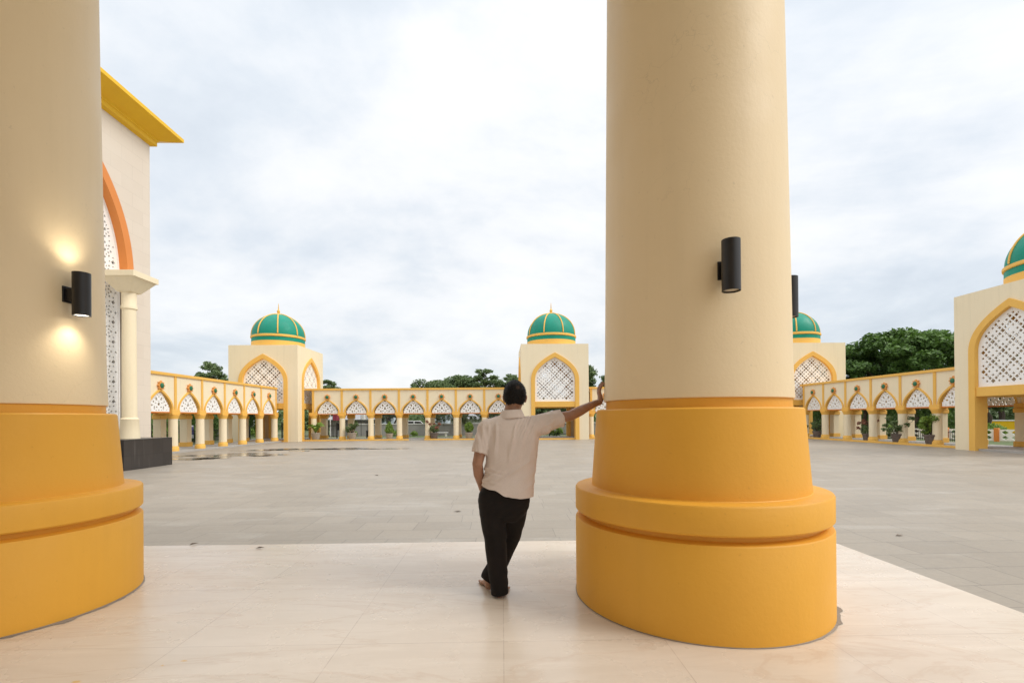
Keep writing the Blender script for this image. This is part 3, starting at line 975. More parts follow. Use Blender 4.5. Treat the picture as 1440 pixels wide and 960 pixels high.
def limb(mb, p0, p1, r0, r1, rng, n=5, wob=0.12):
    p0, p1 = Vector(p0), Vector(p1)
    L = (p1 - p0).length
    pts, rs = [], []
    for i in range(n + 1):
        t = i / n
        q = p0.lerp(p1, t)
        if 0 < i < n: q += Vector((rng.gauss(0, wob * L * .3), rng.gauss(0, wob * L * .3), rng.gauss(0, wob * L * .15)))
        pts.append(q); rs.append(r0 + (r1 - r0) * t)
    mb.tube(pts, rs, 7)

def tree_meshes(kind, seed):
    rng = random.Random(seed)
    trunk = MB(); lobes = []
    if kind == 'rain':       # broad dense umbrella, about 15 m tall and 17 wide
        limb(trunk, (0, 0, 0), (0.2, 0, 4.5), 0.5, 0.36, rng)
        for k in range(38):
            a = k * 2.4; rr = 8.2 * math.sqrt((k + .5) / 38)
            z = 12.6 - 0.060 * rr * rr + rng.uniform(-1.1, .9)
            lobes.append((rr * math.cos(a), rr * math.sin(a), z, rng.uniform(1.3, 2.3), rng.uniform(1.3, 2.3), rng.uniform(.7, 1.25)))
            if k % 2: lobes.append((rr * .95 * math.cos(a + .4), rr * .95 * math.sin(a + .4), z - rng.uniform(2.2, 4.2), rng.uniform(1.2, 2.0), rng.uniform(1.2, 2.0), rng.uniform(.6, 1.0)))
            if k % 3 == 0: limb(trunk, (0.2, 0, 4.3), lobes[-1][:3], 0.22, 0.06, rng)
        crown = leaf_cloud(lobes, 21000, 0.26, seed, 0.6, 0.36, 0.6, 0.35)
        mat = M['leaf_dark']
    elif kind == 'airy':     # layered horizontal sprays with gaps, about 11 m
        limb(trunk, (0, 0, 0), (0.1, 0, 9.0), 0.28, 0.08, rng, 8, 0.04)
        for k in range(30):
            a = k * 2.4; f = (k + .5) / 30
            z = 4.6 + 6.0 * f + rng.uniform(-.5, .5)
            r = (4.0 * math.sqrt(max(0.02, 1 - f ** 1.6))) * rng.uniform(.45, 1.0)
            q = (r * math.cos(a), r * math.sin(a), z)
            limb(trunk, (0.05, 0, max(2.5, z - 1.6)), q, 0.08, 0.02, rng)
            lobes.append((q[0], q[1], q[2] + .1, rng.uniform(.7, 1.25), rng.uniform(.7, 1.25), rng.uniform(.32, .6)))
        crown = leaf_cloud(lobes, 12000, 0.15, seed, 0.6, 0.36, 1.2, 0.1)
        mat = M['leaf_mid']
    elif kind == 'round':    # bushy rounded crown, about 9 m
        limb(trunk, (0, 0, 0), (0.1, 0, 4.2), 0.26, 0.18, rng)
        for k in range(17):
            d = Vector((rng.gauss(0, 1), rng.gauss(0, 1), rng.gauss(0, 1))).normalized()
            q = (2.6 * d.x, 2.6 * d.y, 6.0 + 1.9 * d.z)
            limb(trunk, (0.1, 0, 4.0), q, 0.1, 0.03, rng)
            lobes.append((q[0], q[1], q[2], rng.uniform(.9, 1.6), rng.uniform(.9, 1.6), rng.uniform(.7, 1.2)))
        crown = leaf_cloud(lobes, 11000, 0.16, seed, 0.4, 0.36, 1.0, 0.3)
        mat = M['leaf_mid']
    elif kind == 'weeping':  # thin drooping olive tree, about 4.5 m
        limb(trunk, (0, 0, 0), (0.1, 0, 3.0), 0.12, 0.07, rng)
        for k in range(12):
            a = k * 0.53 * 2
            r = rng.uniform(.5, 1.3)
            q = (r * math.cos(a), r * math.sin(a), 3.4 + rng.uniform(-.5, .7))
            limb(trunk, (0.1, 0, 2.8), q, 0.04, 0.015, rng)
            lobes.append((q[0], q[1], q[2] - .5, .38, .38, 1.0))
        crown = leaf_cloud(lobes, 4200, 0.10, seed, -0.1, 0.35, 1.5, 0.1, 0.3)
        mat = M['leaf_olive']
    return trunk.mesh('trunk', M['bark'], smooth=True), crown.mesh('crown', mat, fix=False)

TREES = {}
def tree(name, kind, variant, loc, sc, rz, label, cat='tree', group=None, sz=None):
    key = (kind, variant)
    if key not in TREES: TREES[key] = tree_meshes(kind, 11 + variant * 17 + len(kind))
    root = empty(name, loc, rz, label, cat, group)
    root.scale = (sc, sc, sz or sc)
    link('trunk', TREES[key][0], root); link('crown', TREES[key][1], root)
    return root
GZ = COURT - 0.02
# big dark rain trees on the right, behind the arcade
tree('rain_tree', 'rain', 0, (56.5, 66, GZ), 1.04, 0.4, 'broad dark green rain tree between the right corner tower and the nearest tower', group='rain trees', sz=1.02)
tree('rain_tree', 'rain', 1, (71.5, 76, GZ), 1.15, 1.9, 'second dark rain tree, its crown running behind the nearest tower', group='rain trees', sz=1.12)
tree('rain_tree', 'rain', 0, (47.5, 72, GZ), 0.86, 3.4, 'lower dark rain tree beside the right edge of the far right tower', group='rain trees')
tree('rain_tree', 'rain', 1, (62, 59, GZ), 0.72, 5.0, 'dark tree seen through the passage of the nearest tower', group='rain trees')
# middle
tree('bushy_tree', 'round', 0, (-9.2, 64.5, GZ), 0.90, 0.3, 'leftmost rounded bushy tree above the arcade left of the man', group='bushy trees', sz=0.86)
tree('bushy_tree', 'round', 1, (-5.6, 67.5, GZ), 0.95, 2.2, 'rounded bushy tree between the leftmost bush and the airy tree behind the man', group='bushy trees', sz=0.92)
tree('airy_tree', 'airy', 0, (-2.2, 64, GZ), 0.84, 0.0, 'airy tree with sky showing through, rising just left of the man\'s head', group='airy trees', sz=0.75)
tree('airy_tree', 'airy', 1, (1.3, 66, GZ), 0.80, 1.0, 'airy tree touching the left edge of the middle tower', group='airy trees', sz=0.72)
tree('bushy_tree', 'round', 1, (11.8, 66, GZ), 1.12, 1.0, 'tree in the gap between the middle tower and the right column', group='bushy trees', sz=1.06)
# left
tree('airy_tree', 'airy', 1, (-34.4, 58, GZ), 0.74, 2.0, 'layered tree left of the left corner tower', group='airy trees', sz=0.80)
tree('airy_tree', 'airy', 0, (-22.2, 62, GZ), 0.62, 4.0, 'layered tree peeping out right of the left corner tower', group='airy trees', sz=0.62)
tree('bushy_tree', 'round', 0, (-33, 49, GZ), 0.78, 1.0, 'green tree seen through the left arcade next to the stone building', group='bushy trees', sz=0.6)
tree('bushy_tree', 'round', 1, (-34, 58, GZ), 0.75, 2.5, 'green tree seen through the third opening of the left arcade', group='bushy trees', sz=0.6)
tree('bushy_tree', 'round', 1, (-29.5, 60, GZ), 0.85, 4.1, 'tree seen through the passage of the left corner tower', group='bushy trees', sz=0.55)
# behind the back arcade
tree('weeping_tree', 'weeping', 0, (-13.2, 60, GZ), 1.2, 0.0, 'drooping olive tree behind the second opening of the back arcade', group='weeping trees', sz=0.85)
tree('weeping_tree', 'weeping', 1, (-8.0, 57, GZ), 0.95, 1.0, 'thin drooping tree behind the fourth opening of the back arcade', group='weeping trees', sz=0.75)
tree('weeping_tree', 'weeping', 0, (-4.9, 56, GZ), 1.0, 2.0, 'drooping tree behind the plant with red leaves', group='weeping trees', sz=0.7)
tree('weeping_tree', 'weeping', 1, (-1.9, 58, GZ), 1.15, 3.0, 'drooping tree behind the round topiary left of the man', group='weeping trees', sz=0.85)
tree('bushy_tree', 'round', 0, (-11.0, 72, GZ), 0.95, 5.0, 'green tree low behind the arcade, left of the pale blue house', group='bushy trees', sz=0.55)
tree('bushy_tree', 'round', 1, (-17.5, 74, GZ), 0.95, 0.8, 'dark green tree low behind the grey roofed house', group='bushy trees', sz=0.5)
tree('bushy_tree', 'round', 0, (6.2, 68, GZ), 0.95, 0.2, 'green tree seen under the lattice of the middle tower', group='bushy trees', sz=0.5)
# behind the right arcade
tree('bushy_tree', 'round', 0, (40, 58.5, GZ), 0.9, 0.9, 'shady tree seen through the right arcade beside the pot with reddish leaves', group='bushy trees', sz=0.65)
tree('bushy_tree', 'round', 1, (39, 51, GZ), 0.9, 2.9, 'shady tree seen through the right arcade behind the sprawling potted shrub', group='bushy trees', sz=0.65)
tree('bushy_tree', 'round', 0, (39.5, 45.5, GZ), 0.9, 4.4, 'shady tree seen through the right arcade behind the largest potted bush', group='bushy trees', sz=0.65)
tree('bushy_tree', 'round', 1, (48, 46.5, GZ), 0.8, 4.0, 'tree standing beyond the low garden fence at the far right', group='bushy trees', sz=0.7)

rngw = random.Random(5)
lob = []
for k in range(230):
    a = R(-62 + 124 * k / 229) + rngw.uniform(-.01, .01)
    rr = rngw.uniform(95, 118)
    hh = rngw.uniform(3.2, 6.4)
    lob.append((rr * math.sin(a), rr * math.cos(a), hh * .45, rngw.uniform(2.4, 4.2), rngw.uniform(2.0, 3.5), hh * .55))
dw = leaf_cloud(lob, 42000, 0.42, 3, 0.3, 0.25, .5, 0.55).build('distant_wood', M['leaf_mid'], None, (0, 0, GZ), fix=False)
tag(dw, 'far belt of trees closing the view below the arches', 'wood', kind='stuff')
# potted plants ------------------------------------------------------------
def potted(px, py, Y, kind, potmat, label, s=1.0, z=FLOOR, seed=0):
    p = at_y(px, py, Y)
    root = empty('potted_plant', (p.x, Y, z), seed * 1.3, label, 'potted plant', 'potted plants along the arcades')
    root.scale = (s, s, s)
    pot = MB()
    pot.lathe([(0.24, 0.0), (0.27, 0.06), (0.34, 0.46), (0.37, 0.47), (0.37, 0.56), (0.33, 0.56), (0.32, 0.50)], 20)
    pt = pot.build('pot', M[potmat], root, smooth=True)
    MB().lathe([(0.31, 0.501), (0.30, 0.52)], 16).build('soil', M['soil'], pt)
    rng = random.Random(seed + 50)
    st = MB()
    if kind == 'ball':
        limb(st, (0, 0, .5), (0, 0, .9), .03, .02, rng)
        lc = leaf_cloud([(0, 0, 0.98, .40, .40, .46)], 1500, 0.055, seed, 0.2, 0, 1, 0.55); mat = 'leaf_bright'
    elif kind == 'cone':
        limb(st, (0, 0, .5), (0, 0, 1.2), .03, .015, rng)
        lc = leaf_cloud([(0, 0, 0.85, .42, .42, .36), (0.03, 0, 1.15, .33, .33, .36), (0, 0, 1.42, .18, .18, .26)], 1700, 0.055, seed, 0.0, 0, 1, 0.5); mat = 'leaf_bright'
    elif kind == 'bush':
        lobes = []
        for k in range(9):
            d = Vector((rng.gauss(0, 1), rng.gauss(0, 1), rng.gauss(0, .8)))
            d = d.normalized()
            q = (0.34 * d.x, 0.34 * d.y, 1.18 + 0.46 * d.z)
            limb(st, (0, 0, .5), q, .022, .008, rng)
            lobes.append((*q, .27, .27, .28))
        lc = leaf_cloud(lobes, 2600, 0.06, seed, 0.2, 0.3, 3, 0.3); mat = 'leaf_bright'
    elif kind == 'sprawl':
        lobes = []
        for k in range(9):
            a = k * 0.72; rr = rng.uniform(.25, .95); zz = rng.uniform(.75, 1.6)
            q = (rr * math.cos(a), rr * math.sin(a), zz)
            limb(st, (0, 0, .5), q, .022, .007, rng, 6, .2)
            lobes.append((*q, .20, .20, .13))
            lobes.append((q[0] * .55, q[1] * .55, .5 + (zz - .5) * .62, .20, .20, .13))
        lc = leaf_cloud(lobes, 1300, 0.06, seed, 0.4, 0.3, 2, 0.1); mat = 'leaf_mid'
    elif kind == 'palm':
        lc = MB()
        for k in range(13):
            a = k * 2.4; L = rng.uniform(.55, .8)
            pts = [(0, 0, .55), (L * .4 * math.cos(a), L * .4 * math.sin(a), 1.05 + .12 * (k % 3)), (L * math.cos(a), L * math.sin(a), .95 + .14 * (k % 3))]
            lc.tube([Vector(pts[0]), Vector(pts[0]).lerp(Vector(pts[1]), .5), pts[1], Vector(pts[1]).lerp(Vector(pts[2]), .6) + Vector((0, 0, .05)), pts[2]], [.02, .07, .14, .12, .02], 6, 0, 0.15)
        limb(st, (0, 0, .5), (0, 0, .9), .04, .03, rng); mat = 'leaf_bright'
    elif kind == 'red':
        lobes = []
        for k in range(8):
            a = k * 0.9; rr = rng.uniform(.2, .7); zz = rng.uniform(.9, 1.6)
            q = (rr * math.cos(a), rr * math.sin(a), zz)
            limb(st, (0, 0, .5), q, .025, .008, rng, 5, .2)
            lobes.append((*q, .17, .17, .15))
        lc = leaf_cloud(lobes, 480, 0.06, seed, 0.2, 0.3, 3, 0.1); mat = 'leaf_red'
        g = leaf_cloud([(0.1, 0, .9, .42, .42, .36)], 620, 0.06, seed + 1, 0.2, 0, 1, 0.2)
        g.build('green_leaves', M['leaf_mid'], root, fix=False)
    if st.v: st.build('stem', M['bark'], root)
    lc.build('foliage', M[mat], root, fix=False)
    return root
potted(444, 612, YB - 0.05, 'palm', 'pot_tan', 'potted plant with broad drooping leaves beside the left corner tower', 1.15, seed=1)
potted(495.5, 612, YB - 0.12, 'sprawl', 'pot_tan', 'spindly branching shrub in a tan pot, before the second column of the back arcade', 1.12, seed=2)
potted(547.7, 612, YB + 0.0, 'cone', 'pot_tan', 'small pointed green bush in a tan pot, in the third opening of the back arcade', 0.98, seed=3)
potted(610.5, 612, YB - 0.1, 'red', 'pot_dark', 'potted plant with red leaves in a dark pot before the back arcade', 1.05, seed=4)
potted(659.5, 612, YB + 0.0, 'ball', 'pot_tan', 'clipped round topiary ball in a tan pot near the man\'s shoulder', 1.05, seed=5)
def potted_right(px, kind, mat, label, s, seed, dx=0.1):
    X = XR - dx
    k = (px - 706) / F_PX
    return potted(px, 612, X / k, kind, mat, label, s, FLOOR, seed)
potted_right(1149, 'sprawl', 'pot_dark', 'low sprawling potted shrub next to the right column, farthest along the right arcade', 1.0, 11, 0.25)
potted_right(1219.5, 'red', 'pot_dark', 'potted plant with reddish and green leaves in the right arcade', 0.92, 12, 0.1)
potted_right(1262.5, 'sprawl', 'pot_dark', 'sprawling potted shrub with thin arching branches in the right arcade', 1.08, 13, 0.45)
potted_right(1310, 'bush', 'pot_dark', 'largest potted bush, dense and bright green, closest to the nearest tower', 1.12, 14, 0.45)

# ----------------------------------------------------------------- things beyond the arcades
def px_x(px, Y): return (px - 706) / F_PX * Y
# grey boundary wall
bw = empty('boundary_wall', (0, 57, GZ), 0, 'long weathered grey concrete wall behind the back arcade', 'wall')
mb = MB(); mb.box(-17.6, 24, 0, 0.2, 0, 1.35); mb.build('wall_panel', M['wall_grey'], bw)
MB().box(-17.7, 24.1, -0.05, 0.25, 1.352, 1.45).build('wall_cap', M['wall_white'], bw)
for k in range(14): MB().box(-17.6 + k * 3.2, -17.35 + k * 3.2, -0.03, -0.002, 0, 1.35).build('wall_post', M['wall_grey'], bw)
# house with grey hip roof
hs = empty('house', (-18.4, 58.5, GZ), 0, 'small house with a grey hipped roof seen in the first opening of the back arcade', 'house')
mb = MB(); mb.box(-2.2, 2.2, 0, 4, 0, 1.95); mb.build('house_wall', M['wall_grey'], hs)
MB().add([(-2.9, -.7, 1.96), (2.9, -.7, 1.96), (2.9, 4.7, 1.96), (-2.9, 4.7, 1.96), (-0.9, 2, 3.1), (0.9, 2, 3.1)], [(0, 1, 5, 4), (1, 2, 5), (2, 3, 4, 5), (3, 0, 4), (3, 2, 1, 0)]).build('roof', M['roof_grey'], hs)
MB().box(0.6, 1.9, -.05, -.002, 0, 1.55).build('door', M['wall_white'], hs)
MB().box(-1.5, -0.4, -.04, -.002, 0.7, 1.5).build('window', M['glass'], hs)
# flag pole and banners
fp = empty('flagpole', (px_x(466.2, 56), 56, GZ), 0, 'thin white pole standing in front of the grey hipped roof', 'pole')
MB().lathe([(0.05, 0), (0.035, 3.6), (0.06, 3.62), (0.06, 3.7)], 10).build('mast', M['white'], fp)
def banner(px, y0, y1, w, Y, mat, label):
    a, b = at_y(px, y0, Y), at_y(px, y1, Y)
    r = empty('banner', (a.x, Y, GZ), 0, label, 'banner', 'hanging banners')
    for s in (-1, 1): MB().lathe([(0.03, 0), (0.03, a.z - GZ + .1)], 8, s * (w / 2 + .03), 0).build('post', M['iron'], r)
    vs, fs = [], []
    n = 8
    for i in range(n + 1):
        x = -w / 2 + w * i / n
        for zz in (b.z - GZ, a.z - GZ): vs.append((x, 0.05 * math.sin(i * 1.3), zz))
    fs = [(2 * i, 2 * i + 2, 2 * i + 3, 2 * i + 1) for i in range(n)]
    mbx = MB().add(vs, fs)
    mbx.v += [(x, y + .01, z) for x, y, z in vs]; k = len(vs)
    mbx.f += [tuple(j + k for j in f) for f in fs]; mbx.m += [0] * len(fs)
    mbx.build('cloth', mat, r, fix=False)
banner(474, 581, 591, 0.95, 56.5, M['red_cloth'], 'dark red banner above the grey roofed house')
banner(512, 582, 590, 0.65, 56.5, M['white_cloth'], 'white banner left of the third column of the back arcade')
banner(263, 600, 611, 1.1, 41.5, M['purple_cloth'], 'purple banner seen through the left arcade')
banner(267.5, 598, 616, 0.6, 42.5, M['white_cloth'], 'narrow white banner standing right of the purple one')
# pale houses in the distance
def far_house(px, Y, w, h, mat, label, nwin=3):
    r = empty('far_house', (px_x(px, Y), Y, GZ), 0, label, 'house', 'distant houses')
    MB().box(-w / 2, w / 2, 0, 6, 0, h).build('house_wall', mat, r)
    MB().add([(-w / 2 - .4, -.4, h + .001), (w / 2 + .4, -.4, h + .001), (w / 2 + .4, 6.4, h + .001), (-w / 2 - .4, 6.4, h + .001), (-w / 4, 3, h + 1.3), (w / 4, 3, h + 1.3)], [(0, 1, 5, 4), (1, 2, 5), (2, 3, 4, 5), (3, 0, 4), (3, 2, 1, 0)]).build('roof', M['roof_grey'], r)
    for k in range(nwin):
        x = -w / 2 + w * (k + .5) / nwin
        MB().box(x - .35, x + .35, -.05, -.002, h - 1.7, h - .6).build('window', M['glass'], r)
far_house(540, 80, 3.4, 3.0, M['pale_blue'], 'pale blue house far behind the third opening of the back arcade', 2)
far_house(617, 84, 3.2, 4.0, M['pale_blue'], 'pale blue house far behind the red leaved plant', 2)
far_house(668, 74, 7.5, 1.9, M['wall_white'], 'low white house with wide eaves behind the round topiary', 4)
far_house(798, 78, 7.0, 2.2, M['wall_grey'], 'low grey house seen under the man\'s raised arm', 3)
far_house(335, 70, 6.0, 2.6, M['wall_white'], 'white house beyond the left arcade', 3)
# white parked van behind the wall
van = empty('parked_van', (px_x(579, 61), 61, GZ), R(8), 'white van parked behind the grey wall', 'van')
prof = [(-2.1, .35), (2.1, .35), (2.15, .95), (1.75, 1.1), (1.1, 1.75), (-1.9, 1.8), (-2.1, 1.5)]
b_ = MB().prism(prof, 0, 1.7).build('body', M['car_white'], van, bevel=0.05)
MB().prism([(1.66, 1.12), (1.12, 1.66), (0.4, 1.68), (0.4, 1.12)], -0.006, -0.001).build('window', M['glass'], van)
MB().prism([(0.25, 1.12), (0.25, 1.68), (-1.7, 1.68), (-1.7, 1.12)], -0.006, -0.001).build('window', M['glass'], van)
for wx in (-1.35, 1.35):
    for wy in (0.05, 1.5):
        w_ = MB().lathe([(0.33, -0.1), (0.35, -.06), (0.35, .1), (.33, .14)], 20)
        w_.v = [(x + wx, z + wy, y + .35) for x, y, z in w_.v]
        w_.build('wheel', M['tyre'], van, smooth=True)
# stone bench
bn = empty('bench', (px_x(619, 54), 54, GZ), 0, 'pale stone bench behind the red leaved plant', 'bench')
MB().box(-.9, .9, -.25, .25, .40, .48).build('seat', M['wall_white'], bn, bevel=.01)
for s in (-1, 1): MB().box(s * .65 - .1, s * .65 + .1, -.2, .2, 0, .398).build('leg', M['wall_white'], bn)
# iron railings
def railing(x, y, w, h, rz, label, name='iron_railing'):
    r = empty(name, (x, y, GZ + .08), rz, label, 'railing', 'iron railings')
    m_ = MB(); n = int(w / .16)
    for k in range(n + 1):
        xx = -w / 2 + w * k / n
        m_.box(xx - .012, xx + .012, -.012, .012, 0.05, h + (.08 if k % 2 else 0))
    m_.build('bars', M['iron'], r)
    for z in (.15, h - .1): MB().box(-w / 2, w / 2, -.032, -.013, z, z + .05).build('rail', M['iron'], r)
    for s in (-1, 1): MB().box(s * w / 2 - .05, s * w / 2 + .05, -.05, .05, -.1, h + .2).build('post', M['iron'], r)
railing(px_x(466, 50.5), 50.5, 1.4, 1.35, 0, 'black iron railing in front of the grey roofed house')
railing(-21.2, 50.6, 3.2, 1.5, 0, 'black iron railing closing the passage of the left corner tower')
railing(-25.8, 43.0, 14, 1.1, R(90), 'long black iron railing behind the left arcade')
railing(31.6, 37.5, 9.0, 0.75, R(90), 'low black railing behind the right arcade')
railing(px_x(790, 52), 52, 2.6, 1.3, 0, 'black iron railing seen through the middle tower')
# bollards at the back of the arcade
for i, px in enumerate((517.5,)):
    b_ = MB().lathe([(0.10, 0), (0.10, .7), (.13, .72), (.13, .8), (.06, .88)], 12).build('bollard', M['iron'], None, (px_x(px, 49), 49, GZ), smooth=True)
    tag(b_, 'short black bollard left of the third column of the back arcade', 'bollard')
# white and orange garden fence on the far right
gf = empty('garden_fence', (37.0, 33.5, GZ), R(-62), 'low white openwork garden fence with orange posts seen through the nearest tower', 'fence')
for k in range(-3, 5):
    hs_ = []
    for c in range(5):
        for r_ in range(2): hs_.append(ngon(-1.0 + .5 * c, .30 + .38 * r_, .15, 4, 0, 1.3, 1.0))
    link('fence_panel', plate('fence_panel', [(-1.3, .08), (1.3, .08), (1.3, .9), (-1.3, .9)], hs_, .07, M['white']), gf, (k * 2.9, 0, 0))
    MB().box(k * 2.9 + 1.32, k * 2.9 + 1.58, -.14, .14, 0, 1.0).build('post', M['arch_orange'], gf, bevel=.01)
ow = empty('garden_wall', (60, 41, GZ), R(-60), 'yellow garden wall far behind the nearest tower', 'wall')
MB().box(-14, 14, 0, .25, 0, 1.3).build('wall_panel', M['cornice'], ow)
MB().box(-14.1, 14.1, -.06, .31, 1.302, 1.42).build('wall_cap', M['white'], ow)
# hedge of shrubs
sh_me = leaf_cloud([(0, 0, .6, .75, .6, .6), (.5, .1, .5, .5, .5, .45), (-.5, 0, .45, .5, .5, .4)], 1500, .075, 77, .2, .3, 2, .35).mesh('shrub', M['leaf_bright'], fix=False)
def hedge(x, y, L, h, d, rz, lab):
    rg = random.Random(int(x * 7 + y)); lb = []
    n_ = int(L / .9)
    for k in range(n_):
        lb.append((-L / 2 + L * (k + .5) / n_, rg.uniform(-.2, .2), h * rg.uniform(.4, .56), .75, d, h * .5))
    o = leaf_cloud(lb, int(L * 520), .12, int(x + 70), .2, .28, 1.0, .5).build('hedge', M['leaf_dark'], None, (x, y, GZ), rz, fix=False)
    tag(o, lab, 'hedge', 'hedges behind the arcades')
hedge(40.5, 53, 22, 4.2, 1.0, R(90), 'tall dark hedge behind the right arcade')
hedge(-31, 55, 24, 3.4, 0.9, R(90), 'tall dark hedge behind the left arcade')
sh_list = [(39.3, 37.6, 1.0, 'round shrub behind the low garden fence, left one'), (42.6, 41.2, 1.1, 'round shrub behind the low garden fence, right one'),
           (px_x(560, 56), 56, .7, 'low shrub against the grey wall by the fourth back arcade column'), (px_x(583, 56), 56, .55, 'low shrub at the foot of the grey wall left of the red leaved plant'),
           (px_x(500, 56), 56, .6, 'low shrub at the foot of the grey wall behind the spindly potted shrub'), (px_x(780, 53), 53, 1.0, 'dark mound of shrub inside the middle tower passage'),
           (-27.5, 40, 1.2, 'shrub behind the left arcade beside the stone building'), (-28, 45.5, 1.3, 'shrub behind the left arcade near the purple banner'), (-28, 53, 1.2, 'shrub behind the far end of the left arcade'),
           (33.5, 41.0, 1.1, 'shrub behind the far end of the right arcade')]
for x, y, s, lab in sh_list:
    o = link('shrub', sh_me, None, (x, y, GZ - .02)); o.scale = (s, s, s); o.rotation_euler = (0, 0, x)
    tag(o, lab, 'shrub', 'garden shrubs')

# ----------------------------------------------------------------- puddles and fallen leaves
def puddle(px, py, w, d, seed):
    p = at_z(px, py, COURT)
    rng = random.Random(seed)
    n = 40; vs = []
    for k in range(n):
        a = 2 * PI * k / n
        r = 1 + 0.55 * mnoise.noise(Vector((math.cos(a) * 1.6, math.sin(a) * 1.6, seed * 3.1))) + .2 * mnoise.noise(Vector((math.cos(a) * 5, math.sin(a) * 5, seed)))
        vs.append((p.x + w * 1.25 * r * math.cos(a), p.y + d * 2.0 * r * math.sin(a), COURT + .004))
    o = MB().add(vs, [tuple(range(n))]).build('puddle', M['puddle'], fix=False)
    tag(o, kind='structure')
for i, (px, py, w, d) in enumerate(((268, 645, 1.1, .35), (300, 644, .7, .35), (330, 640, 2.0, .55), (352, 637, .9, .3), (378, 632.5, 1.6, .5), (398, 631.5, .8, .45), (440, 631, 1.4, .35), (480, 631.3, 1.6, .40), (500, 630, 1.0, .3), (545, 630.8, 1.3, .28), (258, 641, .5, .35), (420, 634, .6, .2), (365, 641, .45, .15))):
    puddle(px, py, w, d, i + 1)
def fallen(px, py, Z, s, label):
    p = at_z(px, py, Z)
    rng = random.Random(px)
    vs = [(-s, 0, .004), (-.3 * s, -.45 * s, .012), (s, 0, .006), (-.2 * s, .4 * s, .016), (0, 0, .005)]
    o = MB().add(vs, [(0, 1, 4), (1, 2, 4), (2, 3, 4), (3, 0, 4)]).build('fallen_leaf', M['leaf_litter'], None, (p.x, p.y, Z + .004), rng.random() * 6, fix=False)
    tag(o, label, 'leaf', 'fallen leaves')
fallen(366, 771, 0, .045, 'dry leaf on the marble near the front edge of the portico floor')
fallen(273, 765.5, 0, .055, 'dark leaf lying at the very edge of the marble floor')
fallen(643, 719, COURT, .09, 'dark leaf on the court paving left of the man\'s waist')
fallen(1265, 753, COURT, .07, 'dark leaf on the court paving right of the right column')
fallen(690, 742, COURT, .05, 'small leaf on the court paving behind the man\'s legs')
fallen(530, 668, COURT, .12, 'leaf in the middle of the court paving')

#PERSON_BEGIN
# ----------------------------------------------------------------- the man
def remeshed(mb, voxel, smooth_it=6, factor=0.6):
    me = bpy.data.meshes.new('tmp')
    me.from_pydata([tuple(p) for p in mb.v], [], mb.f)
    bm = bmesh.new(); bm.from_mesh(me)
    bmesh.ops.recalc_face_normals(bm, faces=bm.faces)
    bm.to_mesh(me); bm.free()
    ob = bpy.data.objects.new('tmp', me); COL.objects.link(ob)
    md = ob.modifiers.new('r', 'REMESH'); md.mode = 'VOXEL'; md.voxel_size = voxel; md.adaptivity = 0.0
    if smooth_it:
        ms = ob.modifiers.new('s', 'SMOOTH'); ms.factor = factor; ms.iterations = smooth_it
    dg = bpy.context.evaluated_depsgraph_get()
    out = bpy.data.meshes.new_from_object(ob.evaluated_get(dg))
    bpy.data.objects.remove(ob); bpy.data.meshes.remove(me)
    for p in out.polygons: p.use_smooth = True
    return out
def ball(mb, c, r, n=18):
    if not isinstance(r, (tuple, list)): r = (r, r, r)
    vs, fs = [], []
    m_ = n // 2
    for i in range(1, m_):
        t = PI * i / m_
        for k in range(n):
            a = 2 * PI * k / n
            vs.append((c[0] + r[0] * math.sin(t) * math.cos(a), c[1] + r[1] * math.sin(t) * math.sin(a), c[2] - r[2] * math.cos(t)))
    b0 = len(vs); vs.append((c[0], c[1], c[2] - r[2])); vs.append((c[0], c[1], c[2] + r[2]))
    for i in range(m_ - 2):
        for k in range(n):
            k2 = (k + 1) % n
            fs.append((i * n + k, i * n + k2, (i + 1) * n + k2, (i + 1) * n + k))
    for k in range(n):
        fs.append((b0, (k + 1) % n, k)); fs.append((b0 + 1, (m_ - 2) * n + k, (m_ - 2) * n + (k + 1) % n))
    mb.add(vs, fs)
def chain(mb, pts, n=18, caps=(True, True)):
    P = [Vector(p) for p, r in pts]; rs = [r for p, r in pts]
    mb.tube(P, rs, n)
    for i, (p, r) in enumerate(zip(P, rs)):
        if (i == 0 and not caps[0]) or (i == len(P) - 1 and not caps[1]): continue
        ball(mb, p, r * 0.995, n)
def loft(mb, rings, n=36):
    """rings: (cx, cy, z, rx, ry)"""
    vs, fs = [], []
    for (cx, cy, z, rx, ry) in rings:
        for k in range(n):
            a = 2 * PI * k / n
            ca, sa = math.cos(a), math.sin(a)
            e = 0.86
            vs.append((cx + rx * math.copysign(abs(ca) ** e, ca), cy + ry * math.copysign(abs(sa) ** e, sa), z))
    for i in range(len(rings) - 1):
        for k in range(n):
            k2 = (k + 1) % n
            fs.append((i * n + k, i * n + k2, (i + 1) * n + k2, (i + 1) * n + k))
    fs.append(tuple(reversed(range(n)))); fs.append(tuple(range((len(rings) - 1) * n, len(rings) * n)))
    mb.add(vs, fs)
def cut_below(me, hem):
    """remove everything under the curve z = hem(x, y)"""
    bm = bmesh.new(); bm.from_mesh(me)
    for v in bm.verts: v.co.z -= hem(v.co.x, v.co.y)
    bmesh.ops.bisect_plane(bm, geom=bm.verts[:] + bm.edges[:] + bm.faces[:], plane_co=(0, 0, 0), plane_no=(0, 0, 1), clear_inner=True)
    for v in bm.verts: v.co.z += hem(v.co.x, v.co.y)
    bm.to_mesh(me); bm.free()
def displace(me, fn):
    nr = [v.normal.copy() for v in me.vertices]
    for v, n_ in zip(me.vertices, nr): v.co += n_ * fn(v.co)
    me.update()
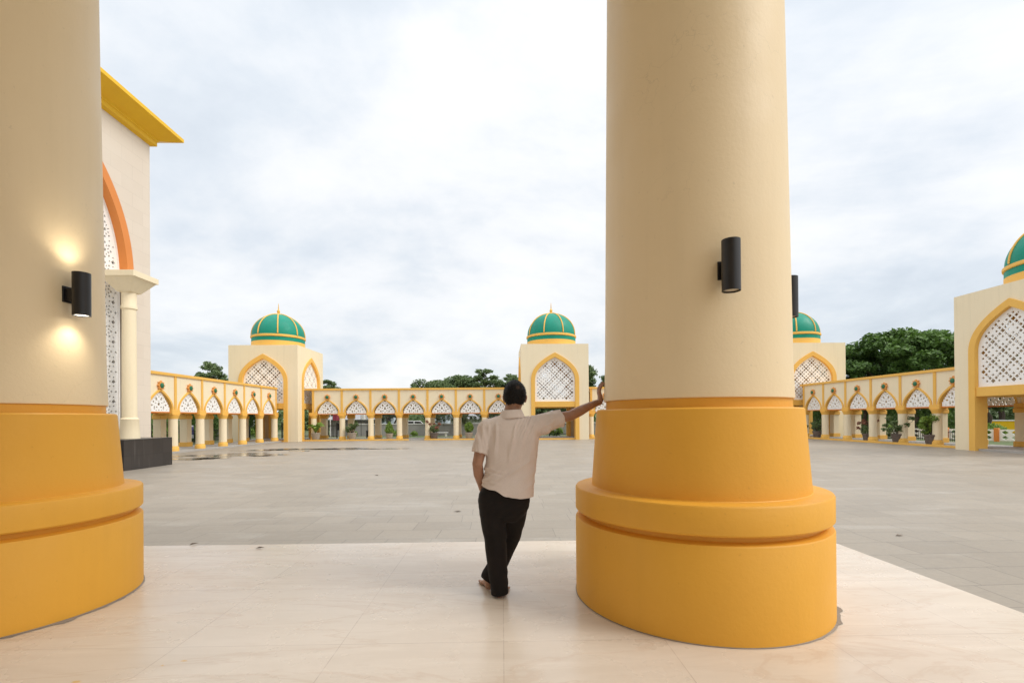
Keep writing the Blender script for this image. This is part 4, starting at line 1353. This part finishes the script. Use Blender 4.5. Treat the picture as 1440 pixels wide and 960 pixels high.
def interp(x, pts):
    if x <= pts[0][0]: return pts[0][1]
    for (a, fa), (b, fb) in zip(pts, pts[1:]):
        if x <= b:
            t = (x - a) / (b - a); t = t * t * (3 - 2 * t)
            return fa + (fb - fa) * t
    return pts[-1][1]
def nz(x, y, z): return mnoise.noise(Vector((x, y, z)))

def skin_mat():
    m, nt, b, _ = new_mat('skin')
    p = coords(nt)
    c = mix(nt, ramp(nt, noise(nt, p, 18, 4), [(0.35, 0), (0.7, 1)]), (0.37, 0.195, 0.12), (0.30, 0.15, 0.09))
    nt.links.new(c, b.inputs['Base Color'])
    b.inputs['Roughness'].default_value = 0.5
    b.inputs['Subsurface Weight'].default_value = 0.12
    b.inputs['Subsurface Radius'].default_value = (0.02, 0.008, 0.004)
    bump(nt, b, noise(nt, p, 180, 3), 0.12, 0.002)
    return m
def cloth_mat(name, col, col2, rough=0.9, weave=900):
    m, nt, b, _ = new_mat(name)
    p = coords(nt)
    c = mix(nt, ramp(nt, noise(nt, p, 5, 5), [(0.35, 0), (0.7, 1)]), col, col2)
    c = mix(nt, ramp(nt, noise(nt, p, 160, 2), [(0.45, 0), (0.7, 0.35)]), c, tuple(x * 0.82 for x in col2))
    nt.links.new(c, b.inputs['Base Color'])
    b.inputs['Roughness'].default_value = rough
    b.inputs['Sheen Weight'].default_value = 0.05
    b.inputs['Specular IOR Level'].default_value = 0.2
    bump(nt, b, noise(nt, p, 260, 3), 0.2, 0.002)
    return m
def hair_mat():
    m, nt, b, _ = new_mat('black_hair')
    p = coords(nt, (1, 1, 0.35))
    c = mix(nt, ramp(nt, noise(nt, p, 240, 3, 0.7), [(0.4, 0), (0.7, 1)]), (0.004, 0.003, 0.0028), (0.010, 0.0075, 0.0065))
    tc_ = nt.nodes.new('ShaderNodeTexCoord')
    s = nt.nodes.new('ShaderNodeVectorMath'); s.operation = 'DISTANCE'; s.inputs[1].default_value = (0.178, -0.075, 1.615)
    nt.links.new(tc_.outputs['Object'], s.inputs[0])
    ad = nt.nodes.new('ShaderNodeMath'); ad.operation = 'MULTIPLY_ADD'; ad.inputs[1].default_value = 0.03
    nt.links.new(noise(nt, coords(nt), 110, 3), ad.inputs[0]); nt.links.new(s.outputs['Value'], ad.inputs[2])
    c = mix(nt, ramp(nt, ad.outputs[0], [(0.018, 0.25), (0.036, 0.0)]), c, (0.30, 0.16, 0.10))
    nt.links.new(c, b.inputs['Base Color'])
    b.inputs['Roughness'].default_value = 0.6
    b.inputs['Specular IOR Level'].default_value = 0.25
    bump(nt, b, noise(nt, p, 300, 3, 0.7), 0.5, 0.004)
    return m
M['skin'] = skin_mat()
M['shirt'] = cloth_mat('beige_knit_cotton', (0.70, 0.605, 0.55), (0.65, 0.555, 0.50))
M['trousers'] = cloth_mat('black_trouser_cloth', (0.016, 0.012, 0.011), (0.011, 0.009, 0.008))
M['hair'] = hair_mat()
M['eye'] = plain('eye_white', (0.7, 0.68, 0.65), 0.2)

def make_person():
    g = at_z(698, 838, 0.0)
    root = empty('person', (g.x, g.y, 0), 0, 'barefoot man in a beige polo shirt and black trousers leaning one hand on the column', 'person')
    # ---- body (skin): one continuous surface
    b = MB()
    hx, hy, hz = 0.155, 0.015, 1.555
    ball(b, (hx, hy, hz), (0.079, 0.097, 0.113), 28)
    ball(b, (hx + .002, hy + .048, hz - .068), (0.056, 0.058, 0.058), 22)      # jaw
    ball(b, (hx, hy + .085, hz + .018), (0.052, 0.02, 0.016), 14)               # brow
    ball(b, (hx, hy + .092, hz - .045), (0.024, 0.016, 0.009), 12)              # upper lip
    ball(b, (hx, hy + .089, hz - .060), (0.021, 0.016, 0.008), 12)              # lower lip
    ball(b, (hx, hy + .085, hz - .090), (0.022, 0.016, 0.014), 12)              # chin
    chain(b, [((hx, hy + .093, hz + .008), .008), ((hx, hy + .108, hz - .022), .013)], 12)
    for s in (-1, 1):
        ball(b, (hx + s * .012, hy + .10, hz - .026), (.008, .010, .008), 10)
        ball(b, (hx + s * .045, hy + .072, hz - .028), (.022, .02, .018), 12)   # cheek
        ball(b, (hx + s * .083, hy - .004, hz - .022), (.010, .019, .033), 14)   # ear
        ball(b, (hx + s * .090, hy - .014, hz - .012), (.008, .010, .022), 12)
    chain(b, [((hx - .012, hy - .005, 1.50), .058), ((.128, .0, 1.42), .060), ((.118, .0, 1.36), .060)], 22)
    loft(b, [(.066, .0, .74, .15, .10), (.07, .0, .86, .155, .105), (.088, 0, 1.0, .145, .10), (.115, 0, 1.18, .165, .108), (.12, 0, 1.28, .16, .095), (.12, 0, 1.35, .09, .065)])
    chain(b, [((.11, 0, 1.35), .045), ((-.05, 0, 1.318), .054)], 18)
    chain(b, [((.12, 0, 1.35), .045), ((.29, 0, 1.335), .054)], 18)
    # left arm, hand in the front pocket
    chain(b, [((-.045, 0, 1.315), .050), ((-.105, -.035, 1.17), .047), ((-.136, -.055, 1.035), .041), ((-.130, -.005, .95), .041), ((-.112, .055, .86), .030), ((-.09, .095, .79), .033)], 18)
    for k in range(4):
        q = (-.075 + .016 * k, .115 - .006 * k, .775)
        chain(b, [(q, .011), ((q[0] + .006, q[1] + .012, .735), .0095), ((q[0] + .012, q[1] + .010, .70), .0085)], 10)
    # right arm up to the column
    chain(b, [((.29, 0, 1.335), .050), ((.45, .025, 1.372), .047), ((.595, .055, 1.398), .041), ((.67, .09, 1.432), .041), ((.76, .135, 1.474), .032), ((.815, .160, 1.497), .028)], 18)
    py, px_ = .165, .8690
    chain(b, [((.815, .160, 1.497), .027), ((.848, py, 1.507), .027), ((.862, py, 1.528), .022)], 16)
    for k, dy in enumerate((-.030, -.010, .010, .030)):       # palm made of four metacarpal ridges
        chain(b, [((.860, py + dy * .75, 1.522), .017), ((.852, py + dy, 1.562), .0135), ((.845, py + dy * 1.1, 1.592), .0115)], 12)
    for dy, L in ((-.036, .88), (-.012, 1.04), (.012, 1.10), (.036, 1.0)):
        sp_ = dy * 1.3
        p0 = Vector((.845, py + dy * 1.05, 1.590))
        p1 = Vector((.850, py + sp_, 1.590 + .034 * L))
        p2 = Vector((.863, py + sp_ * 1.12, 1.590 + .056 * L))
        p3 = Vector((.8775, py + sp_ * 1.18, 1.590 + .072 * L))
        chain(b, [(p0, .0100), (p1, .0095), (p2, .0088), (p3, .0078)], 12)
    chain(b, [((.853, py + .028, 1.522), .016), ((.858, py + .060, 1.548), .0125), ((.867, py + .080, 1.575), .0105), ((.876, py + .090, 1.594), .009)], 12)
    # legs and bare feet
    chain(b, [((.0, 0, .80), .09), ((-.002, .02, .42), .055), ((.010, .01, .28), .054), ((.028, .0, .09), .036)], 18)
    chain(b, [((.13, .01, .80), .09), ((.105, .13, .42), .055), ((.045, .145, .28), .054), ((-.052, .150, .09), .036)], 18)
    def foot(ax, ay, dirx, diry, heel_up):
        d = Vector((dirx, diry, 0)).normalized(); s_ = Vector((d.y, -d.x, 0))
        A = Vector((ax, ay, 0))
        h = heel_up
        chain(b, [(A + Vector((0, 0, .09 + h)), .036), (A - d * .022 + Vector((0, 0, .034 + h)), .033)], 16)
        chain(b, [(A - d * .026 + Vector((0, 0, .033 + h)), .0325), (A + d * .05 + Vector((0, 0, .040 + h * .7)), .034), (A + d * .12 + Vector((0, 0, .028)), .027)], 16)
        ball(b, A + d * .125 + Vector((0, 0, .022)), (.042, .042, .0215), 18)
        for k in range(5):
            o_ = s_ * (-.032 + .016 * k)
            L_ = .205 - .006 * k - (.004 if k else 0)
            chain(b, [(A + d * .135 + o_ + Vector((0, 0, .018)), .0125 if k == 0 else .0095), (A + d * L_ + o_ * 1.1 + Vector((0, 0, .012)), .0115 if k == 0 else .0085)], 10)
    foot(.028, .0, .25, 1, 0.0)
    foot(-.062, .140, -.25, 1, 0.012)
    me = remeshed(b, 0.0046, 4, 0.5)
    me.materials.append(M['skin'])
    body = link('body', me, root)
    for s in (-1, 1):
        e = MB(); ball(e, (hx + s * .030, hy + .0815, hz + .0), (.0105, .009, .0055), 12)
        ey = link('eye', e.mesh('eye', M['eye'], smooth=True), root)
        e = MB(); ball(e, (hx + s * .030, hy + .0875, hz + .0), (.0045, .0035, .0045), 10)
        link('iris', e.mesh('iris', M['hair'], smooth=True), ey)
    # ---- hair
    h = MB()
    ball(h, (hx, hy - .004, hz + .004), (0.089, 0.105, 0.121), 36)
    hm = remeshed(h, 0.004, 2)
    displace(hm, lambda c: 0.0008 * nz(c.x * 90, c.y * 90, c.z * 60) + .002 * nz(c.x * 22, c.y * 22, c.z * 22))
    cut_below(hm, lambda x, y: interp(y, [(-.06, 1.495), (-.03, 1.500), (-.012, 1.525), (.012, 1.572), (.03, 1.56), (.05, 1.58), (.085, 1.625)]) - .012 * abs(x - hx) / .08 * (1 if y < -.03 else 0))
    # short strands give the crop a ragged edge
    rngh = random.Random(3)
    nv = len(hm.vertices)
    sv, sf = [], []
    for k in range(5200):
        v = hm.vertices[rngh.randrange(nv)]
        nrm = v.normal
        if nrm.length < .5 or nrm.z < -.6: continue
        whorl = Vector((.17, -.06, 1.66)) - v.co
        fl = (nrm * .55 - whorl.normalized() * .5 + Vector((0, 0, -.55)) + Vector((rngh.gauss(0, .3), rngh.gauss(0, .3), rngh.gauss(0, .3)))).normalized()
        sd_ = fl.cross(nrm).normalized() * .0011
        L_ = rngh.uniform(.007, .014)
        i_ = len(sv)
        sv += [v.co - nrm * .001 - sd_, v.co - nrm * .001 + sd_, v.co + fl * L_]
        sf.append((i_, i_ + 1, i_ + 2))
    bmh = bmesh.new(); bmh.from_mesh(hm)
    bv = [bmh.verts.new(q) for q in sv]
    for f_ in sf: bmh.faces.new([bv[q] for q in f_])
    bmh.to_mesh(hm); bmh.free()
    hm.materials.append(M['hair'])
    link('hair', hm, root)
    # ---- trousers
    t = MB()
    loft(t, [(.064, .01, .58, .12, .07), (.064, .005, .64, .17, .105), (.064, .0, .69, .195, .12), (.064, .0, .74, .203, .125), (.066, .0, .80, .196, .122), (.080, .0, .88, .160, .110), (.09, 0, .93, .140, .10)])
    chain(t, [((-.022, .0, .74), .112), ((-.018, .008, .60), .103), ((-.006, .018, .43), .089), ((.010, .008, .22), .077), ((.028, .0, .018), .069)], 24, (True, False))
    chain(t, [((.150, .01, .74), .112), ((.138, .06, .60), .100), ((.108, .125, .43), .086), ((.020, .145, .22), .076), ((-.060, .150, .075), .080)], 24, (True, False))
    tm = remeshed(t, 0.0065, 5)
    def tfold(c):
        k = .0035 * nz(c.x * 14, c.y * 14, c.z * 5 + 3)
        k += .008 * nz(c.x * 6 + 4, c.y * 6, c.z * 16 + c.x * 10) * max(0, 1 - abs(c.z - .45) / .12)
        k += .010 * nz(c.x * 9, c.y * 9 + 2, c.z * 24) * max(0, 1 - abs(c.z - .10) / .14)
        k += .007 * nz(c.x * 9 + 7, c.y * 9, c.z * 20 - c.x * 14) * max(0, 1 - abs(c.z - .68) / .12)
        return k
    displace(tm, tfold)
    tm.materials.append(M['trousers'])
    link('trousers', tm, root)
    # ---- polo shirt
    s = MB()
    loft(s, [(.085, .0, .70, .205, .140), (.088, .0, .78, .208, .143), (.094, .0, .87, .207, .138), (.108, .0, .94, .200, .132), (.120, -.002, 1.03, .200, .128), (.128, -.004, 1.12, .203, .128), (.136, -.006, 1.22, .212, .128), (.128, -.006, 1.29, .205, .122), (.120, -.004, 1.338, .175, .110), (.119, -.002, 1.378, .125, .094), (.121, 0, 1.405, .086, .080)], 48)
    chain(s, [((.02, -.004, 1.30), .095), ((-.055, -.006, 1.295), .083), ((-.095, -.028, 1.20), .071), ((-.124, -.044, 1.112), .065)], 28, (True, False))
    chain(s, [((.20, -.004, 1.285), .105), ((.30, 0, 1.310), .094), ((.40, .014, 1.345), .079), ((.528, .040, 1.384), .066)], 28, (True, False))
    sm = remeshed(s, 0.0062, 7)
    def ridge(v):        # sharp-crested folds
        return 0.34 - min(0.68, abs(v) * 1.9)
    def sfold(c):
        x, y, z = c
        cl = lambda v: max(0.0, min(1.0, v))
        k = 0.0
        # long vertical folds hanging from the shoulders, fanning towards the raised arm
        u = x - .12 + (1.30 - z) * .16 * (1 if x > .1 else -.3)
        w1 = cl((z - .98) / .18) * cl((1.36 - z) / .05)
        k += w1 * .016 * ridge(nz(u * 15, 1.5, z * 1.5))
        w1b = cl((z - 1.20) / .07) * cl(1 - abs(x - .25) / .17)
        k += w1b * .012 * ridge(nz(x * 34 + (1.35 - z) * 16, 4.2, 1.3 + z))
        # drag lines from the raised arm down to the left hip
        d = (z - .95) * .86 - (x - .12) * .50
        w2 = cl(1 - abs(z - .95) / .19)
        k += w2 * .018 * ridge(nz(d * 13, (x + z) * 1.2, 9.1))
        # bunching at the left waist
        w3 = cl(1 - ((x + .07) / .13) ** 2) * cl(1 - abs(z - .95) / .11)
        k += w3 * .020 * ridge(nz(z * 30 + x * 9, 3.0, 2.0 + y * 2))
        # sleeves
        w4 = cl((x - .34) / .06)
        k += w4 * .011 * ridge(nz(x * 8 - z * 18, y * 14, 5.5))
        w5 = cl((-.06 - x) / .03) * (1 if z > 1.08 else 0)
        k += w5 * .010 * ridge(nz(x * 24, y * 14, z * 6))
        k += .003 * nz(x * 13, y * 13, z * 9)
        return k
    displace(sm, sfold)
    cut_below(sm, lambda x, y: (interp(x, [(-.13, .868), (-.012, .838), (.09, .790), (.20, .774), (.30, .776)]) + .004 * nz(x * 20, y * 20, 0)) if -.14 < x < .33 else .7)
    sm.materials.append(M['shirt'])
    sh = link('shirt', sm, root)
    # collar: a folded band round the neck
    cb_ = MB(); n = 48
    prof = [(.070, 1.388), (.066, 1.412), (.0655, 1.438), (.069, 1.446), (.075, 1.440), (.084, 1.416), (.098, 1.386), (.094, 1.381), (.080, 1.395)]
    vs = []
    for r_, z in prof:
        for k in range(n):
            a = 2 * PI * k / n
            fr = max(0, math.sin(a))
            wob = 1 + .02 * nz(math.cos(a) * 2, math.sin(a) * 2, z * 10)
            vs.append((.130 + r_ * 1.06 * wob * math.cos(a), -.002 + (r_ + .012) * wob * math.sin(a), z + .004 * math.cos(a) - .035 * fr * fr))
    m_ = len(prof)
    fs = [(i * n + k, i * n + (k + 1) % n, ((i + 1) % m_) * n + (k + 1) % n, ((i + 1) % m_) * n + k) for i in range(m_) for k in range(n)]
    cb_.add(vs, fs)
    link('collar', cb_.mesh('collar', M['shirt'], smooth=True), sh)
    # hems of the sleeves and shirt read as a slightly thicker edge
    return root
make_person()
#PERSON_END

# ----------------------------------------------------------------- light
w = bpy.data.worlds.new('World')
scene.world = w
w.use_nodes = True
nt = w.node_tree
bg = nt.nodes['Background']
SUN_EL, SUN_AZ = R(46), R(107)       # azimuth from +Y clockwise to +X
sky = nt.nodes.new('ShaderNodeTexSky')
sky.sky_type = 'NISHITA'
sky.sun_disc = False
sky.sun_elevation = SUN_EL
sky.sun_rotation = SUN_AZ
tc = nt.nodes.new('ShaderNodeTexCoord')
sp = nt.nodes.new('ShaderNodeSeparateXYZ'); nt.links.new(tc.outputs['Generated'], sp.inputs[0])
def math_(op, a, b=None):
    n = nt.nodes.new('ShaderNodeMath'); n.operation = op
    for i, v in enumerate((a, b)):
        if v is None: continue
        if isinstance(v, (int, float)): n.inputs[i].default_value = v
        else: nt.links.new(v, n.inputs[i])
    return n.outputs[0]
den = math_('ADD', math_('MAXIMUM', sp.outputs[2], 0.0), 0.24)
cb = nt.nodes.new('ShaderNodeCombineXYZ')
nt.links.new(math_('DIVIDE', sp.outputs[0], den), cb.inputs[0])
nt.links.new(math_('DIVIDE', sp.outputs[1], den), cb.inputs[1])
CLOUD_LUM = 7.35
n1 = noise(nt, cb.outputs[0], 0.62, 9, 0.56, 0.5)
n2 = noise(nt, cb.outputs[0], 1.9, 7, 0.6, 0.2)
mx = math_('ADD', math_('MULTIPLY', n1, 0.76), math_('MULTIPLY', n2, 0.24))
cl = ramp(nt, mx, [(0.36, (0.62, 0.68, 0.75)), (0.435, (0.75, 0.80, 0.855)), (0.50, (0.905, 0.92, 0.935)), (0.60, (1.05, 1.045, 1.04))])
elev = ramp(nt, sp.outputs[2], [(0.0, 0.36), (0.3, 0.40), (0.66, 0.44), (0.8, 0.72), (1.0, 1.0)])
cl = mix(nt, 1.0, cl, elev, 'MULTIPLY')
sc = nt.nodes.new('ShaderNodeVectorMath'); sc.operation = 'SCALE'; sc.inputs[3].default_value = CLOUD_LUM / 0.42
nt.links.new(cl, sc.inputs[0])
final = mix(nt, 0.90, sky.outputs[0], sc.outputs[0])
nt.links.new(final, bg.inputs[0])
bg.inputs[1].default_value = 0.11
sd = bpy.data.lights.new('sun', 'SUN')
sd.energy = 1.4
sd.angle = R(25)
sd.color = (1.0, 0.95, 0.86)
so = bpy.data.objects.new('sun', sd)
COL.objects.link(so)
dirv = Vector((math.sin(SUN_AZ) * math.cos(SUN_EL), math.cos(SUN_AZ) * math.cos(SUN_EL), math.sin(SUN_EL)))
so.rotation_euler = dirv.to_track_quat('Z', 'Y').to_euler()

vs_ = scene.view_settings
scene.display_settings.display_device = 'sRGB'
vs_.view_transform = 'Standard'
vs_.look = 'None'
vs_.exposure = 0.52
vs_.gamma = 1.0
vs_.use_curve_mapping = False
scene.cycles.max_bounces = 10
scene.cycles.diffuse_bounces = 6
scene.cycles.use_denoising = True
